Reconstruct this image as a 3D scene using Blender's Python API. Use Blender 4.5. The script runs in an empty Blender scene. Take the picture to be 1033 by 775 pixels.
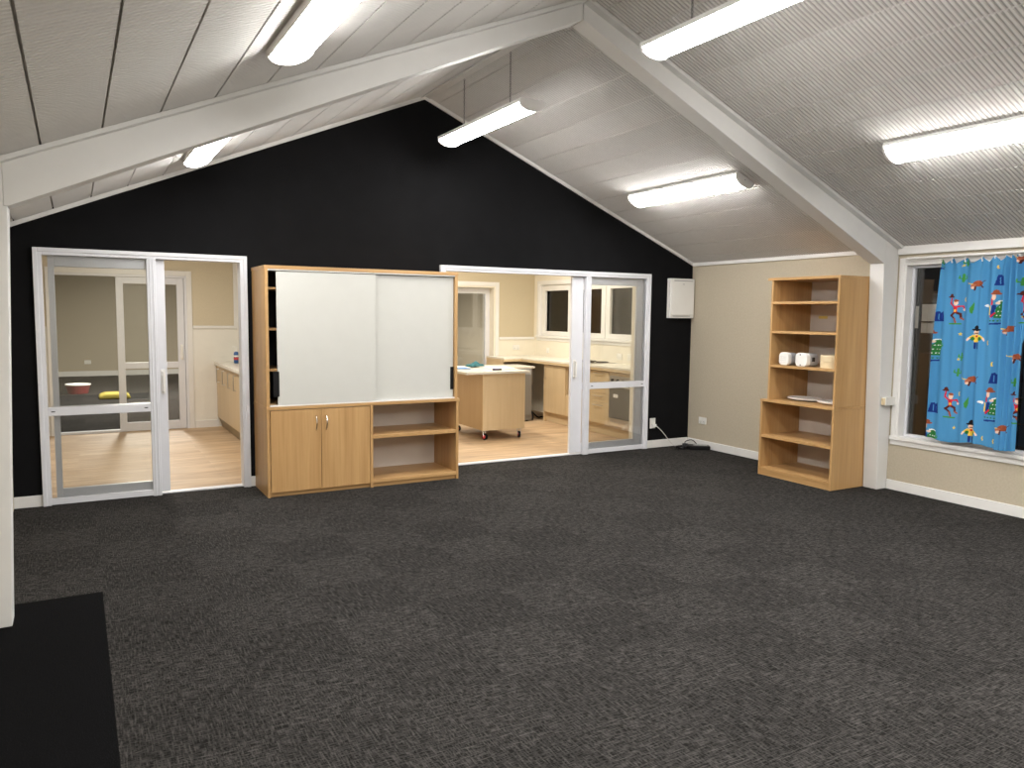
import bpy, bmesh, math, random
import numpy as np
from mathutils import Vector, Matrix
random.seed(7)
C = bpy.context.scene.collection
SC = bpy.context.scene
PI = math.pi

# ------------------------------------------------------------------ constants (metres; x right, y away, z up)
XR = 6.6306            # right wall
XC = 3.0817            # ridge
XL = 2*XC - XR         # left wall
ZR = 2.2417            # eaves height
ZA = 3.7254            # ridge height
SL = (ZA - ZR)/(XR - XC)
YB = -2.733            # front face of the portal frame
YF = -9.2              # wall behind the camera
Y1 = 0.27              # rear face of the black partition wall
Y2 = 3.75              # far wall of the kitchen and the side room
ALPHA = math.atan(SL)

# ------------------------------------------------------------------ materials
def new_mat(name):
    m = bpy.data.materials.new(name); m.use_nodes = True
    nt = m.node_tree; b = nt.nodes['Principled BSDF']
    return m, nt, b
def lin(c):
    return tuple(((v/255)/12.92 if v/255 <= .04045 else ((v/255+.055)/1.055)**2.4) for v in c)
def N(nt, t, **kw):
    n = nt.nodes.new(t)
    for k, v in kw.items(): setattr(n, k, v)
    return n
def plain(name, rgb, rough=.5, metal=0, noise=.04, nscale=8, bump=0, bscale=200, spec=.5):
    """rgb is linear; light mottling keeps it procedural"""
    m, nt, b = new_mat(name)
    tc = N(nt, 'ShaderNodeTexCoord'); nz = N(nt, 'ShaderNodeTexNoise'); nz.inputs['Scale'].default_value = nscale
    nt.links.new(tc.outputs['Object'], nz.inputs['Vector'])
    mx = N(nt, 'ShaderNodeMix', data_type='RGBA')
    mx.inputs[6].default_value = (*[max(0, v*(1-noise)) for v in rgb], 1); mx.inputs[7].default_value = (*[min(1, v*(1+noise)) for v in rgb], 1)
    nt.links.new(nz.outputs['Fac'], mx.inputs[0]); nt.links.new(mx.outputs[2], b.inputs['Base Color'])
    b.inputs['Roughness'].default_value = rough; b.inputs['Metallic'].default_value = metal
    b.inputs['Specular IOR Level'].default_value = spec
    if bump:
        n2 = N(nt, 'ShaderNodeTexNoise'); n2.inputs['Scale'].default_value = bscale; n2.inputs['Detail'].default_value = 3
        nt.links.new(tc.outputs['Object'], n2.inputs['Vector'])
        bp = N(nt, 'ShaderNodeBump'); bp.inputs['Strength'].default_value = bump; bp.inputs['Distance'].default_value = .01
        nt.links.new(n2.outputs['Fac'], bp.inputs['Height']); nt.links.new(bp.outputs['Normal'], b.inputs['Normal'])
    return m
def wood(name, dark, light, axis, rough=.38, scale=1.0, contrast=1.0):
    """straight fine grain along the given axis"""
    m, nt, b = new_mat(name)
    tc = N(nt, 'ShaderNodeTexCoord'); mp = N(nt, 'ShaderNodeMapping')
    s = [55*scale, 55*scale, 55*scale]; s['xyz'.index(axis)] = 1.6*scale
    mp.inputs['Scale'].default_value = s
    nt.links.new(tc.outputs['Object'], mp.inputs['Vector'])
    n1 = N(nt, 'ShaderNodeTexNoise'); n1.inputs['Scale'].default_value = 1; n1.inputs['Detail'].default_value = 4; n1.inputs['Roughness'].default_value = .6
    nt.links.new(mp.outputs['Vector'], n1.inputs['Vector'])
    mp2 = N(nt, 'ShaderNodeMapping'); s2 = [9*scale]*3; s2['xyz'.index(axis)] = .6*scale; mp2.inputs['Scale'].default_value = s2
    nt.links.new(tc.outputs['Object'], mp2.inputs['Vector'])
    n2 = N(nt, 'ShaderNodeTexNoise'); n2.inputs['Scale'].default_value = 1; n2.inputs['Detail'].default_value = 2
    nt.links.new(mp2.outputs['Vector'], n2.inputs['Vector'])
    ad = N(nt, 'ShaderNodeMath', operation='ADD'); nt.links.new(n1.outputs['Fac'], ad.inputs[0]); nt.links.new(n2.outputs['Fac'], ad.inputs[1])
    mr = N(nt, 'ShaderNodeMapRange'); mr.inputs[1].default_value = 1-.35/contrast; mr.inputs[2].default_value = 1+.35/contrast
    nt.links.new(ad.outputs[0], mr.inputs[0])
    mx = N(nt, 'ShaderNodeMix', data_type='RGBA'); mx.inputs[6].default_value = (*dark, 1); mx.inputs[7].default_value = (*light, 1)
    nt.links.new(mr.outputs[0], mx.inputs[0]); nt.links.new(mx.outputs[2], b.inputs['Base Color'])
    b.inputs['Roughness'].default_value = rough
    return m

M = {}
OAKD, OAKL = (.40, .225, .085), (.56, .345, .15)
for ax in 'xyz': M['oak_'+ax] = wood('oak_laminate_'+ax, OAKD, OAKL, ax)
PD, PL_ = (.55, .41, .235), (.66, .52, .33)
for ax in 'xyz': M['pale_'+ax] = wood('pale_laminate_'+ax, PD, PL_, ax, contrast=.7)
M['frame'] = plain('white_powder_coat', (.70, .71, .75), .35)
M['paint'] = plain('white_gloss_paint', (.76, .75, .73), .35)
M['beam'] = plain('cream_white_beam_paint', (.69, .685, .67), .45, bump=.02, bscale=40)
M['ceil'] = plain('ribbed_ceiling_white', (.63, .615, .595), .8, spec=.15)
M['groove'] = plain('ceiling_joint_board', (.50, .48, .46), .9)
M['slot'] = plain('ceiling_slot_shade', (.36, .347, .335), .9, spec=.1)  # shade inside the slots put into a darker colour, strengthens the rib stripes
M['beige'] = plain('beige_wall_fabric', (.47, .415, .32), .95, noise=.10, nscale=60, bump=.15, bscale=350, spec=.1)
M['beige_s'] = plain('side_room_wall_fabric', (.62, .545, .41), .95, noise=.08, nscale=60, bump=.15, bscale=350, spec=.1)
M['beige_k'] = plain('tan_wall_fabric', (.55, .475, .34), .95, noise=.08, nscale=60, bump=.15, bscale=350, spec=.1)
M['black_wall'] = plain('black_wall_fabric', (.0085, .0085, .0092), .97, noise=.25, nscale=5, bump=.25, bscale=260, spec=.06)
M['cream'] = plain('cream_wall_panel', (.78, .73, .62), .4)
M['white_panel'] = plain('white_wall_panel', (.78, .76, .70), .4)
M['whiteboard'] = plain('whiteboard_face', (.57, .57, .535), .3, noise=.03)
M['cab_back'] = plain('white_back_panel', (.62, .56, .50), .6)
M['black'] = plain('black_plastic', (.005, .005, .006), .4, spec=.25)
M['dark'] = plain('dark_interior', (.03, .026, .022), .8)
M['white_plastic'] = plain('white_plastic', (.80, .79, .76), .3)
M['grey_plastic'] = plain('grey_plastic', (.36, .36, .37), .4)
M['socket_plate'] = plain('socket_plate', (.78, .77, .73), .3)
M['chrome'] = plain('brushed_chrome', (.72, .70, .66), .22, metal=1)
M['chain'] = plain('dull_grey_chain', (.17, .17, .165), .5, metal=.5)
M['steel'] = plain('stainless_steel', (.6, .58, .55), .35, metal=1)
M['worktop'] = plain('white_worktop', (.74, .71, .63), .25, noise=.06, nscale=90)
M['grey_cab'] = plain('grey_appliance', (.20, .185, .165), .45)
M['kick'] = plain('taupe_kickboard', (.36, .30, .21), .5)
M['oven_glass'] = plain('dark_oven_glass', (.10, .095, .085), .12)
M['rubber_red'] = plain('red_castor_hub', (.55, .05, .06), .4)
M['teal'] = plain('teal_cloth', (.025, .12, .14), .85, noise=.35, nscale=30)
M['blue'] = plain('blue_cover', (.06, .22, .55), .5)
M['purple'] = plain('dark_purple_plastic', (.05, .035, .10), .4)
M['paper'] = plain('cream_paper', (.85, .80, .66), .8)
M['bamboo'] = wood('pale_bamboo', (.70, .56, .34), (.80, .68, .46), 'y')
M['yellow'] = plain('yellow_sticker', (.62, .46, .10), .6)
M['yellow_dull'] = plain('yellow_foam', (.32, .26, .04), .8)
M['red_dull'] = plain('red_toy_plastic', (.22, .035, .035), .5)
M['silver'] = plain('silver_track', (.55, .55, .56), .35, metal=.6)
M['night'] = plain('dark_weatherboard', (.02, .02, .022), .8)
M['night_brown'] = plain('brown_outdoor_post', (.05, .028, .018), .7)
M['fence'] = plain('white_outdoor_boards', (.75, .72, .66), .8)
M['asphalt'] = plain('outdoor_ground', (.03, .03, .03), .9)
M['cord_white'] = plain('white_cord', (.7, .68, .64), .5)
M['label_red'] = plain('red_label', (.5, .05, .06), .5)
M['label_blue'] = plain('blue_label', (.03, .10, .28), .4)

def glass_mat(name, tint, refl=1.0):
    m, nt, b = new_mat(name); nt.nodes.remove(b); out = nt.nodes['Material Output']
    tr = N(nt, 'ShaderNodeBsdfTransparent'); tr.inputs[0].default_value = (*tint, 1)
    gl = N(nt, 'ShaderNodeBsdfGlossy'); gl.inputs['Roughness'].default_value = .005
    nz = N(nt, 'ShaderNodeTexNoise'); nz.inputs['Scale'].default_value = 1.3
    fr = N(nt, 'ShaderNodeFresnel'); fr.inputs['IOR'].default_value = 1.5
    mu = N(nt, 'ShaderNodeMath', operation='MULTIPLY'); mu.inputs[1].default_value = 1.1*refl
    mx = N(nt, 'ShaderNodeMixShader')
    nt.links.new(fr.outputs[0], mu.inputs[0]); nt.links.new(mu.outputs[0], mx.inputs[0])
    nt.links.new(tr.outputs[0], mx.inputs[1]); nt.links.new(gl.outputs[0], mx.inputs[2]); nt.links.new(mx.outputs[0], out.inputs[0])
    return m
M['glass'] = glass_mat('clear_glass', (.985, .99, .985))

def emit_mat(name, col, strength):
    m, nt, b = new_mat(name)
    b.inputs['Base Color'].default_value = (.8, .8, .8, 1); b.inputs['Roughness'].default_value = .4
    b.inputs['Emission Color'].default_value = (*col, 1); b.inputs['Emission Strength'].default_value = strength
    return m
M['diffuser'] = emit_mat('lit_lamp_diffuser', (1.0, .98, .95), 46.0)

# carpet: 0.5 m woven tiles laid quarter turned, plain black tiles in the entrance corner
def carpet():
    m, nt, b = new_mat('charcoal_carpet_tiles'); L = nt.links.new
    tc = N(nt, 'ShaderNodeTexCoord')
    mp = N(nt, 'ShaderNodeMapping'); mp.inputs['Location'].default_value = (-.095*2, .395*2, 0); mp.inputs['Scale'].default_value = (2/1.016, 2, 1)
    L(tc.outputs['Object'], mp.inputs['Vector'])
    ck = N(nt, 'ShaderNodeTexChecker'); ck.inputs['Scale'].default_value = 1; ck.inputs[1].default_value = (1,1,1,1); ck.inputs[2].default_value = (0,0,0,1)
    L(mp.outputs[0], ck.inputs['Vector'])
    def streak(sx, sy, seed):
        q = N(nt, 'ShaderNodeMapping'); q.inputs['Scale'].default_value = (sx, sy, 1); q.inputs['Location'].default_value = (seed, seed*2, 0)
        L(tc.outputs['Object'], q.inputs['Vector'])
        n = N(nt, 'ShaderNodeTexNoise'); n.inputs['Scale'].default_value = 1; n.inputs['Detail'].default_value = 2; n.inputs['Roughness'].default_value = .55
        L(q.outputs[0], n.inputs['Vector']); return n.outputs['Fac']
    a = streak(130, 14, 0); c = streak(14, 130, 3.3); a2 = streak(45, 160, 5); c2 = streak(160, 45, 7)
    def mix(f, x, y):
        n = N(nt, 'ShaderNodeMix', data_type='FLOAT'); 
        if hasattr(f, 'links'): L(f, n.inputs[0])
        else: n.inputs[0].default_value = f
        L(x, n.inputs[2]); L(y, n.inputs[3]); return n.outputs[0]
    def mx2(x, y):
        n = N(nt, 'ShaderNodeMath', operation='MAXIMUM'); L(x, n.inputs[0]); L(y, n.inputs[1]); return n.outputs[0]
    def mth(op, x, v):
        n = N(nt, 'ShaderNodeMath', operation=op); L(x, n.inputs[0])
        if hasattr(v, 'links'): L(v, n.inputs[1])
        else: n.inputs[1].default_value = v
        return n.outputs[0]
    wa = mx2(a, mth('MULTIPLY', c, .93)); wb = mx2(c, mth('MULTIPLY', a, .93))
    weave = mix(ck.outputs['Fac'], wa, wb)
    fine = mix(ck.outputs['Fac'], a2, c2)
    weave = mix(.35, weave, fine)
    mr = N(nt, 'ShaderNodeMapRange'); mr.inputs[1].default_value = .44; mr.inputs[2].default_value = .68; L(weave, mr.inputs[0])
    # every tile has a slightly different tone of yarn
    sn = N(nt, 'ShaderNodeVectorMath', operation='FLOOR'); L(mp.outputs[0], sn.inputs[0])
    wn = N(nt, 'ShaderNodeTexWhiteNoise', noise_dimensions='3D'); L(sn.outputs[0], wn.inputs['Vector'])
    tone = N(nt, 'ShaderNodeMapRange'); tone.inputs[3].default_value = .95; tone.inputs[4].default_value = 1.05; L(wn.outputs['Value'], tone.inputs[0])
    sheen_tone = N(nt, 'ShaderNodeMapRange'); sheen_tone.inputs[3].default_value = .935; sheen_tone.inputs[4].default_value = 1.055; L(ck.outputs['Fac'], sheen_tone.inputs[0])  # sheen of the quarter-turned weave painted in as lighter and darker tiles
    cm = N(nt, 'ShaderNodeMix', data_type='RGBA'); cm.inputs[6].default_value = (.0105, .0098, .0092, 1); cm.inputs[7].default_value = (.075, .070, .066, 1)
    L(mr.outputs[0], cm.inputs[0])
    tt = mth('MULTIPLY', tone.outputs[0], sheen_tone.outputs[0])
    vm = N(nt, 'ShaderNodeVectorMath', operation='SCALE'); L(cm.outputs[2], vm.inputs[0]); L(tt, vm.inputs['Scale'])
    # entrance tiles: x < .095 and y < -2.395
    sp = N(nt, 'ShaderNodeSeparateXYZ'); L(tc.outputs['Object'], sp.inputs[0])
    e = mth('MULTIPLY', mth('LESS_THAN', sp.outputs[0], .09), mth('LESS_THAN', sp.outputs[1], -2.393))
    vo = N(nt, 'ShaderNodeTexNoise'); vo.inputs['Scale'].default_value = 260; L(tc.outputs['Object'], vo.inputs['Vector'])
    ec = N(nt, 'ShaderNodeValToRGB'); ec.color_ramp.elements[0].position = .55; ec.color_ramp.elements[0].color = (.0032, .0032, .0036, 1)
    ec.color_ramp.elements[1].position = .75; ec.color_ramp.elements[1].color = (.022, .022, .023, 1); L(vo.outputs['Fac'], ec.inputs[0])
    fm = N(nt, 'ShaderNodeMix', data_type='RGBA'); L(e, fm.inputs[0]); L(vm.outputs[0], fm.inputs[6]); L(ec.outputs[0], fm.inputs[7])
    L(fm.outputs[2], b.inputs['Base Color']); b.inputs['Roughness'].default_value = 1; b.inputs['Specular IOR Level'].default_value = .04
    bp = N(nt, 'ShaderNodeBump'); bp.inputs['Strength'].default_value = .35; bp.inputs['Distance'].default_value = .004
    L(weave, bp.inputs['Height']); L(bp.outputs[0], b.inputs['Normal'])
    return m
M['carpet'] = carpet()

def vinyl():
    m, nt, b = new_mat('oak_vinyl_planks'); L = nt.links.new
    tc = N(nt, 'ShaderNodeTexCoord')
    br = N(nt, 'ShaderNodeTexBrick'); br.inputs['Scale'].default_value = 1; br.inputs['Brick Width'].default_value = 1.2; br.inputs['Row Height'].default_value = .18
    br.inputs['Mortar Size'].default_value = .0015; br.inputs['Color1'].default_value = (.50, .335, .19, 1); br.inputs['Color2'].default_value = (.62, .44, .27, 1); br.inputs['Mortar'].default_value = (.40, .27, .16, 1)
    L(tc.outputs['Object'], br.inputs['Vector'])
    mp = N(nt, 'ShaderNodeMapping'); mp.inputs['Scale'].default_value = (2.2, 16, 1); L(tc.outputs['Object'], mp.inputs['Vector'])
    n = N(nt, 'ShaderNodeTexNoise'); n.inputs['Scale'].default_value = 1; n.inputs['Detail'].default_value = 5; L(mp.outputs[0], n.inputs['Vector'])
    mr = N(nt, 'ShaderNodeMapRange'); mr.inputs[1].default_value = .3; mr.inputs[2].default_value = .7; mr.inputs[3].default_value = .60; mr.inputs[4].default_value = .96; L(n.outputs['Fac'], mr.inputs[0])
    vm = N(nt, 'ShaderNodeVectorMath', operation='SCALE'); L(br.outputs['Color'], vm.inputs[0]); L(mr.outputs[0], vm.inputs['Scale'])
    L(vm.outputs[0], b.inputs['Base Color']); b.inputs['Roughness'].default_value = .55
    return m
M['vinyl'] = vinyl()

# ------------------------------------------------------------------ mesh helpers
class MB:
    def __init__(s): s.bm = bmesh.new()
    def box(s, x0, x1, y0, y1, z0, z1):
        x0, x1 = sorted((x0, x1)); y0, y1 = sorted((y0, y1)); z0, z1 = sorted((z0, z1))
        v = [s.bm.verts.new(p) for p in ((x0,y0,z0),(x1,y0,z0),(x1,y1,z0),(x0,y1,z0),(x0,y0,z1),(x1,y0,z1),(x1,y1,z1),(x0,y1,z1))]
        for f in ((3,2,1,0),(4,5,6,7),(0,1,5,4),(1,2,6,5),(2,3,7,6),(3,0,4,7)): s.bm.faces.new([v[i] for i in f])
        return s
    def prism(s, pts, a0, a1, axis='y'):
        """polygon extruded along an axis: pts are (x,z) for y, (y,z) for x, (x,y) for z"""
        def P(p, a): return (p[0], a, p[1]) if axis == 'y' else ((a, p[0], p[1]) if axis == 'x' else (p[0], p[1], a))
        A = [s.bm.verts.new(P(p, a0)) for p in pts]; B = [s.bm.verts.new(P(p, a1)) for p in pts]
        n = len(pts)
        s.bm.faces.new(A); s.bm.faces.new(B[::-1])
        for i in range(n): s.bm.faces.new((A[i], B[i], B[(i+1) % n], A[(i+1) % n]))
        return s
    def cyl(s, p0, p1, r0, r1=None, n=20, cap=True):
        r1 = r0 if r1 is None else r1
        p0, p1 = Vector(p0), Vector(p1); d = (p1-p0).normalized()
        a = d.orthogonal().normalized(); b = d.cross(a)
        A = [s.bm.verts.new(p0 + r0*(math.cos(t)*a + math.sin(t)*b)) for t in [2*PI*i/n for i in range(n)]]
        B = [s.bm.verts.new(p1 + r1*(math.cos(t)*a + math.sin(t)*b)) for t in [2*PI*i/n for i in range(n)]]
        for i in range(n): s.bm.faces.new((A[i], A[(i+1) % n], B[(i+1) % n], B[i]))
        if cap: s.bm.faces.new(A[::-1]); s.bm.faces.new(B)
        return s
    def tube(s, pts, r, n=8, closed=False):
        pts = [Vector(p) for p in pts]; rings = []; k = len(pts)
        up = None
        for i, p in enumerate(pts):
            if closed: d = pts[(i+1) % k]-pts[i-1]
            else: d = pts[min(i+1, k-1)]-pts[max(i-1, 0)]
            d.normalize()
            if up is None: up = d.orthogonal().normalized()
            a = (up - up.dot(d)*d); a = a.normalized() if a.length > 1e-6 else d.orthogonal().normalized(); up = a
            b = d.cross(a)
            rings.append([s.bm.verts.new(p + r*(math.cos(2*PI*j/n)*a + math.sin(2*PI*j/n)*b)) for j in range(n)])
        for i in range(k if closed else k-1):
            A, B = rings[i], rings[(i+1) % k]
            for j in range(n): s.bm.faces.new((A[j], A[(j+1) % n], B[(j+1) % n], B[j]))
        if not closed: s.bm.faces.new(rings[0][::-1]); s.bm.faces.new(rings[-1])
        return s
    def lathe(s, prof, c=(0,0,0), n=28, sx=1, sy=1):
        rings = []
        for r, z in prof:
            rings.append([s.bm.verts.new((c[0]+sx*r*math.cos(2*PI*j/n), c[1]+sy*r*math.sin(2*PI*j/n), c[2]+z)) for j in range(n)])
        for A, B in zip(rings, rings[1:]):
            for j in range(n): s.bm.faces.new((A[j], A[(j+1) % n], B[(j+1) % n], B[j]))
        s.bm.faces.new(rings[0][::-1]); s.bm.faces.new(rings[-1])
        return s
    def build(s, name, mat, parent=None, bevel=0, smooth=False, loc=None):
        bmesh.ops.recalc_face_normals(s.bm, faces=s.bm.faces)
        me = bpy.data.meshes.new(name); s.bm.to_mesh(me); s.bm.free()
        me.materials.append(mat)
        if smooth:
            for p in me.polygons: p.use_smooth = True
        o = bpy.data.objects.new(name, me); C.objects.link(o)
        if parent is not None: 
            o.parent = parent
            if loc is None:   # geometry was given in world space: bring it into the parent's
                if parent.get('_ws', 1): o.matrix_parent_inverse = world(parent).inverted()
        if loc is not None: o.location = loc
        if bevel:
            b = o.modifiers.new('bevel', 'BEVEL'); b.width = bevel; b.segments = 2; b.limit_method = 'ANGLE'; b.angle_limit = .6
        return o
def world(o):
    m = o.matrix_basis.copy()
    if o.parent: m = world(o.parent) @ o.matrix_parent_inverse @ m
    return m
def empty(name, loc=(0,0,0)):
    o = bpy.data.objects.new(name, None); C.objects.link(o); o.location = loc; o.empty_display_size = .1
    return o
def thing(name, label, cat, loc=(0,0,0), group=None):
    o = empty(name, loc); o['label'] = label; o['category'] = cat
    if group: o['group'] = group
    return o
def tag(o, label, cat, group=None):
    o['label'] = label; o['category'] = cat
    if group: o['group'] = group
    return o
def st(o, label=None, cat=None):
    o['kind'] = 'structure'
    if label: o['label'] = label
    if cat: o['category'] = cat
    return o
def box(name, mat, b, parent=None, bevel=0): return MB().box(*b).build(name, mat, parent, bevel)
def zc(x): return ZA - SL*abs(x-XC)

# ------------------------------------------------------------------ floors
st(box('floor', M['carpet'], (XL-.3, XR+.05, YF, .05, -.06, 0)), 'charcoal carpet tile floor of the main room', 'floor')
st(box('floor', M['vinyl'], (XL-.3, XR+.05, .05, Y2+.30, -.06, .002)), 'oak plank floor behind the sliding doors', 'floor')
st(box('floor', M['carpet'], (-2.4, 8.4, Y2+.30, 13.95, -.06, 0)), 'dark carpet floor of the far hall', 'floor')
th = MB(); th.box(-.262, 1.357, .02, .10, .0, .012).box(3.247, 5.957, .02, .10, .0, .012)
st(th.build('trim_1', M['frame'], bevel=.003), 'white metal threshold strips under the sliding doors', 'trim')

# ------------------------------------------------------------------ black gable wall with two door openings
LX0, LX1, RX0, RX1, DZ = -.255, 1.350, 3.254, 5.950, 2.066
def gable(mb, y0, y1, holes, zlo=0, top=0):
    xs = sorted({XL-.05, XR, XC} | {v for h in holes for v in h[:2]})
    for a, b in zip(xs, xs[1:]):
        zt0 = 0
        for h in holes:
            if h[0] <= a and b <= h[1]: zt0 = h[2]
        mb.prism([(a, zt0), (b, zt0), (b, zc(b)+.02), (a, zc(a)+.02)], y0, y1)
    return mb
HB = [(LX0, LX1, DZ), (RX0, RX1, DZ)]
st(gable(MB(), 0, .11, HB).build('wall_back', M['black_wall']), 'black fabric gable wall', 'wall')
st(gable(MB(), .11, Y1, HB).build('wall_back', M['cream']), 'cream rear face of the partition wall', 'wall')
# baseboards on the black wall
for i, (a, b) in enumerate(((XL, -.262), (1.357, 3.247), (5.957, XR-.012))):
    st(box('baseboard_back', M['paint'], (a, b, -.014, 0, 0, .092), bevel=.003), ['white skirting left of the left sliding door', 'white skirting behind the tall cupboard', 'white skirting in the far right corner'][i], 'skirting')
# scotia trims along the black gable (follow the roof slope)
def slope_strip(mb, xa, xb, y0, y1, t0, t1):
    mb.prism([(xa, zc(xa)-t0), (xb, zc(xb)-t0), (xb, zc(xb)-t1), (xa, zc(xa)-t1)], y0, y1)
    return mb
mb = MB(); slope_strip(mb, XL, XC, -.022, 0, .0, .036); slope_strip(mb, XC, XR, -.022, 0, .0, .036)
st(mb.build('trim_2', M['paint']), 'white trim along the top of the black gable', 'trim')

# ------------------------------------------------------------------ right wall with windows
W1 = (-7.2, -2.80, .50, 2.10)      # main room window (y0,y1,z0,z1)
W2 = (.86, 3.60, 1.25, 2.09)       # kitchen window
def wall_x(mb, x0, x1, ya, yb, z0, z1, holes):
    ys = sorted({ya, yb} | {v for h in holes for v in h[:2]})
    for a, b in zip(ys, ys[1:]):
        hh = [h for h in holes if h[0] <= a and b <= h[1]]
        if hh:
            mb.box(x0, x1, a, b, z0, hh[0][2]); mb.box(x0, x1, a, b, hh[0][3], z1)
        else: mb.box(x0, x1, a, b, z0, z1)
    return mb
st(wall_x(MB(), XR, XR+.14, YF, .11, 0, ZR+.02, [W1]).build('wall_right', M['beige']), 'beige fabric right wall', 'wall')
st(wall_x(MB(), XR, XR+.14, .11, Y2+.14, 0, ZR+.02, [W2]).build('wall_right', M['cream']), 'cream kitchen wall under the window', 'wall')
for a, b in ((YF, YB-.004), (YB+.146, -.014)):
    st(box('baseboard_right', M['paint'], (XR-.014, XR, a, b, 0, .09), bevel=.003), 'white skirting under the curtained window' if a == YF else 'white skirting beside the bookcase', 'skirting')
mb = MB().box(XR-.02, XR, YB+.15, -.022, ZR-.040, ZR+.0)
st(mb.build('trim_3', M['paint'], bevel=.003), 'white trim at the top of the beige wall', 'trim')
mb = MB().box(XR-.035, XR, YF, YB-.01, ZR-.066, ZR+.01)
st(mb.build('trim_4', M['paint'], bevel=.003), 'white trim above the curtained window', 'trim')
# left wall, wall behind the camera
st(box('wall_left', M['beige'], (XL-.14, XL, YF, Y2+.14, 0, ZR+.02)), 'beige left wall', 'wall')
mb = MB()
for a, b in ((XL-.05, XC), (XC, XR)): mb.prism([(a, 0), (b, 0), (b, zc(b)+.02), (a, zc(a)+.02)], YF-.14, YF)
st(mb.build('wall_front', M['beige']), 'beige end wall behind the viewer', 'wall')

# ------------------------------------------------------------------ ribbed ceiling: boards 0.27 m wide with ribs running down the slope
def ribbed(name, joints, side, lab):
    mb = MB(); bm = mb.bm
    pitch = .0312; n = int((0-YF)/pitch)
    prof = []
    for i in range(n+1):
        y = -i*pitch
        prof += [(y, 0.), (y-pitch*.46, 0.), (y-pitch*.58, .006), (y-pitch*.88, .006)]
    for a, b in zip(joints, joints[1:]):
        x0, x1 = (a+.0052, b-.0052)
        pa = pb = None
        for y, h in prof:
            # h is how far a groove is recessed into the board
            row = [bm.verts.new(p) for p in ((x0, y, zc(x0)+.018), (x0, y, zc(x0)+h), (x1, y, zc(x1)+h), (x1, y, zc(x1)+.018))]
            if pa is not None:
                for k in range(3): bm.faces.new((pa[k], pa[k+1], row[k+1], row[k]))
            pa = row
    bmesh.ops.recalc_face_normals(bm, faces=bm.faces)
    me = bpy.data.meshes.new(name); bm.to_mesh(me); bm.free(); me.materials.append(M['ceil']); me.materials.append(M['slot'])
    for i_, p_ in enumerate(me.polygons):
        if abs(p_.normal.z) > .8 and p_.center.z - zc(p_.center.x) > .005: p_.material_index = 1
    o = bpy.data.objects.new(name, me); C.objects.link(o)
    st(o, lab, 'ceiling')
    return o
jr = [XC] + [3.225 + .2715*i for i in range(13)] ; jr = [j for j in jr if j < XR-.03] + [XR]
jl = [-.111 + .2695*i for i in range(-1, 12)]; jl = [XL] + [j for j in jl if j > XL+.03 and j < XC-.03] + [XC]
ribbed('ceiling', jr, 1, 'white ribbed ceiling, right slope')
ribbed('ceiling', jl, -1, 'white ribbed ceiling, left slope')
mb = MB()
for a, b in ((XL-.14, XC), (XC, XR+.14)):
    mb.prism([(a, zc(a)+.018), (b, zc(b)+.018), (b, zc(b)+.07), (a, zc(a)+.07)], YF-.14, .06)
st(mb.build('ceiling', M['groove']), 'backing boards above the ribbed ceiling', 'ceiling')
mb = MB()
for a, b in ((XL-.14, XC), (XC, XR+.14)):
    mb.prism([(a, zc(a)), (b, zc(b)), (b, zc(b)+.07), (a, zc(a)+.07)], .06, Y2+.14)
st(mb.build('ceiling', M['white_panel']), 'white sloping ceiling behind the sliding doors', 'ceiling')
# ridge strip
mb = MB().prism([(XC-.045, zc(XC-.045)-.012), (XC, ZA-.014), (XC+.045, zc(XC+.045)-.012), (XC+.045, zc(XC+.045)+.006), (XC, ZA+.004), (XC-.045, zc(XC-.045)+.006)], YF, -.022)
st(mb.build('trim_5', M['ceil']), 'ridge cover strip', 'trim')

# ------------------------------------------------------------------ white portal frame: two tapered posts and two tapered rafters
pf = st(empty('trim_6', (XC, YB, 0)), 'white portal frame with tapered posts and sloping rafters', 'beam')
YBB = YB + .144
for sgn, nm in ((1, 'right'), (-1, 'left')):
    X = lambda x: XC + sgn*(x-XC)
    MB().prism([(X(6.486), 0), (X(XR), 0), (X(XR), ZR-.002), (X(6.440), zc(6.44)-.002), (X(6.440), 2.094), (X(6.423), 2.094)], YB, YBB).build('post', M['beam'], pf, .004)
    low = lambda x: 2.108 + (6.39-x)*.4486
    pts = [(X(6.4395), 2.0945), (X(6.42), 2.0945), (X(XC+.004), low(XC)), (X(XC+.004), ZA-.004), (X(6.4395), zc(6.4395)-.002)]
    MB().prism(pts, YB-.002, YBB+.002).build('rafter', M['beam'], pf, .003)
    mb = MB(); a, b = sorted((X(XC+.01), X(XR-.01)))
    slope_strip(mb, a, b, YB-.062, YB-.002, .0, .026)
    mb.build('cover_strip', M['beam'], pf, .003)

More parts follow.
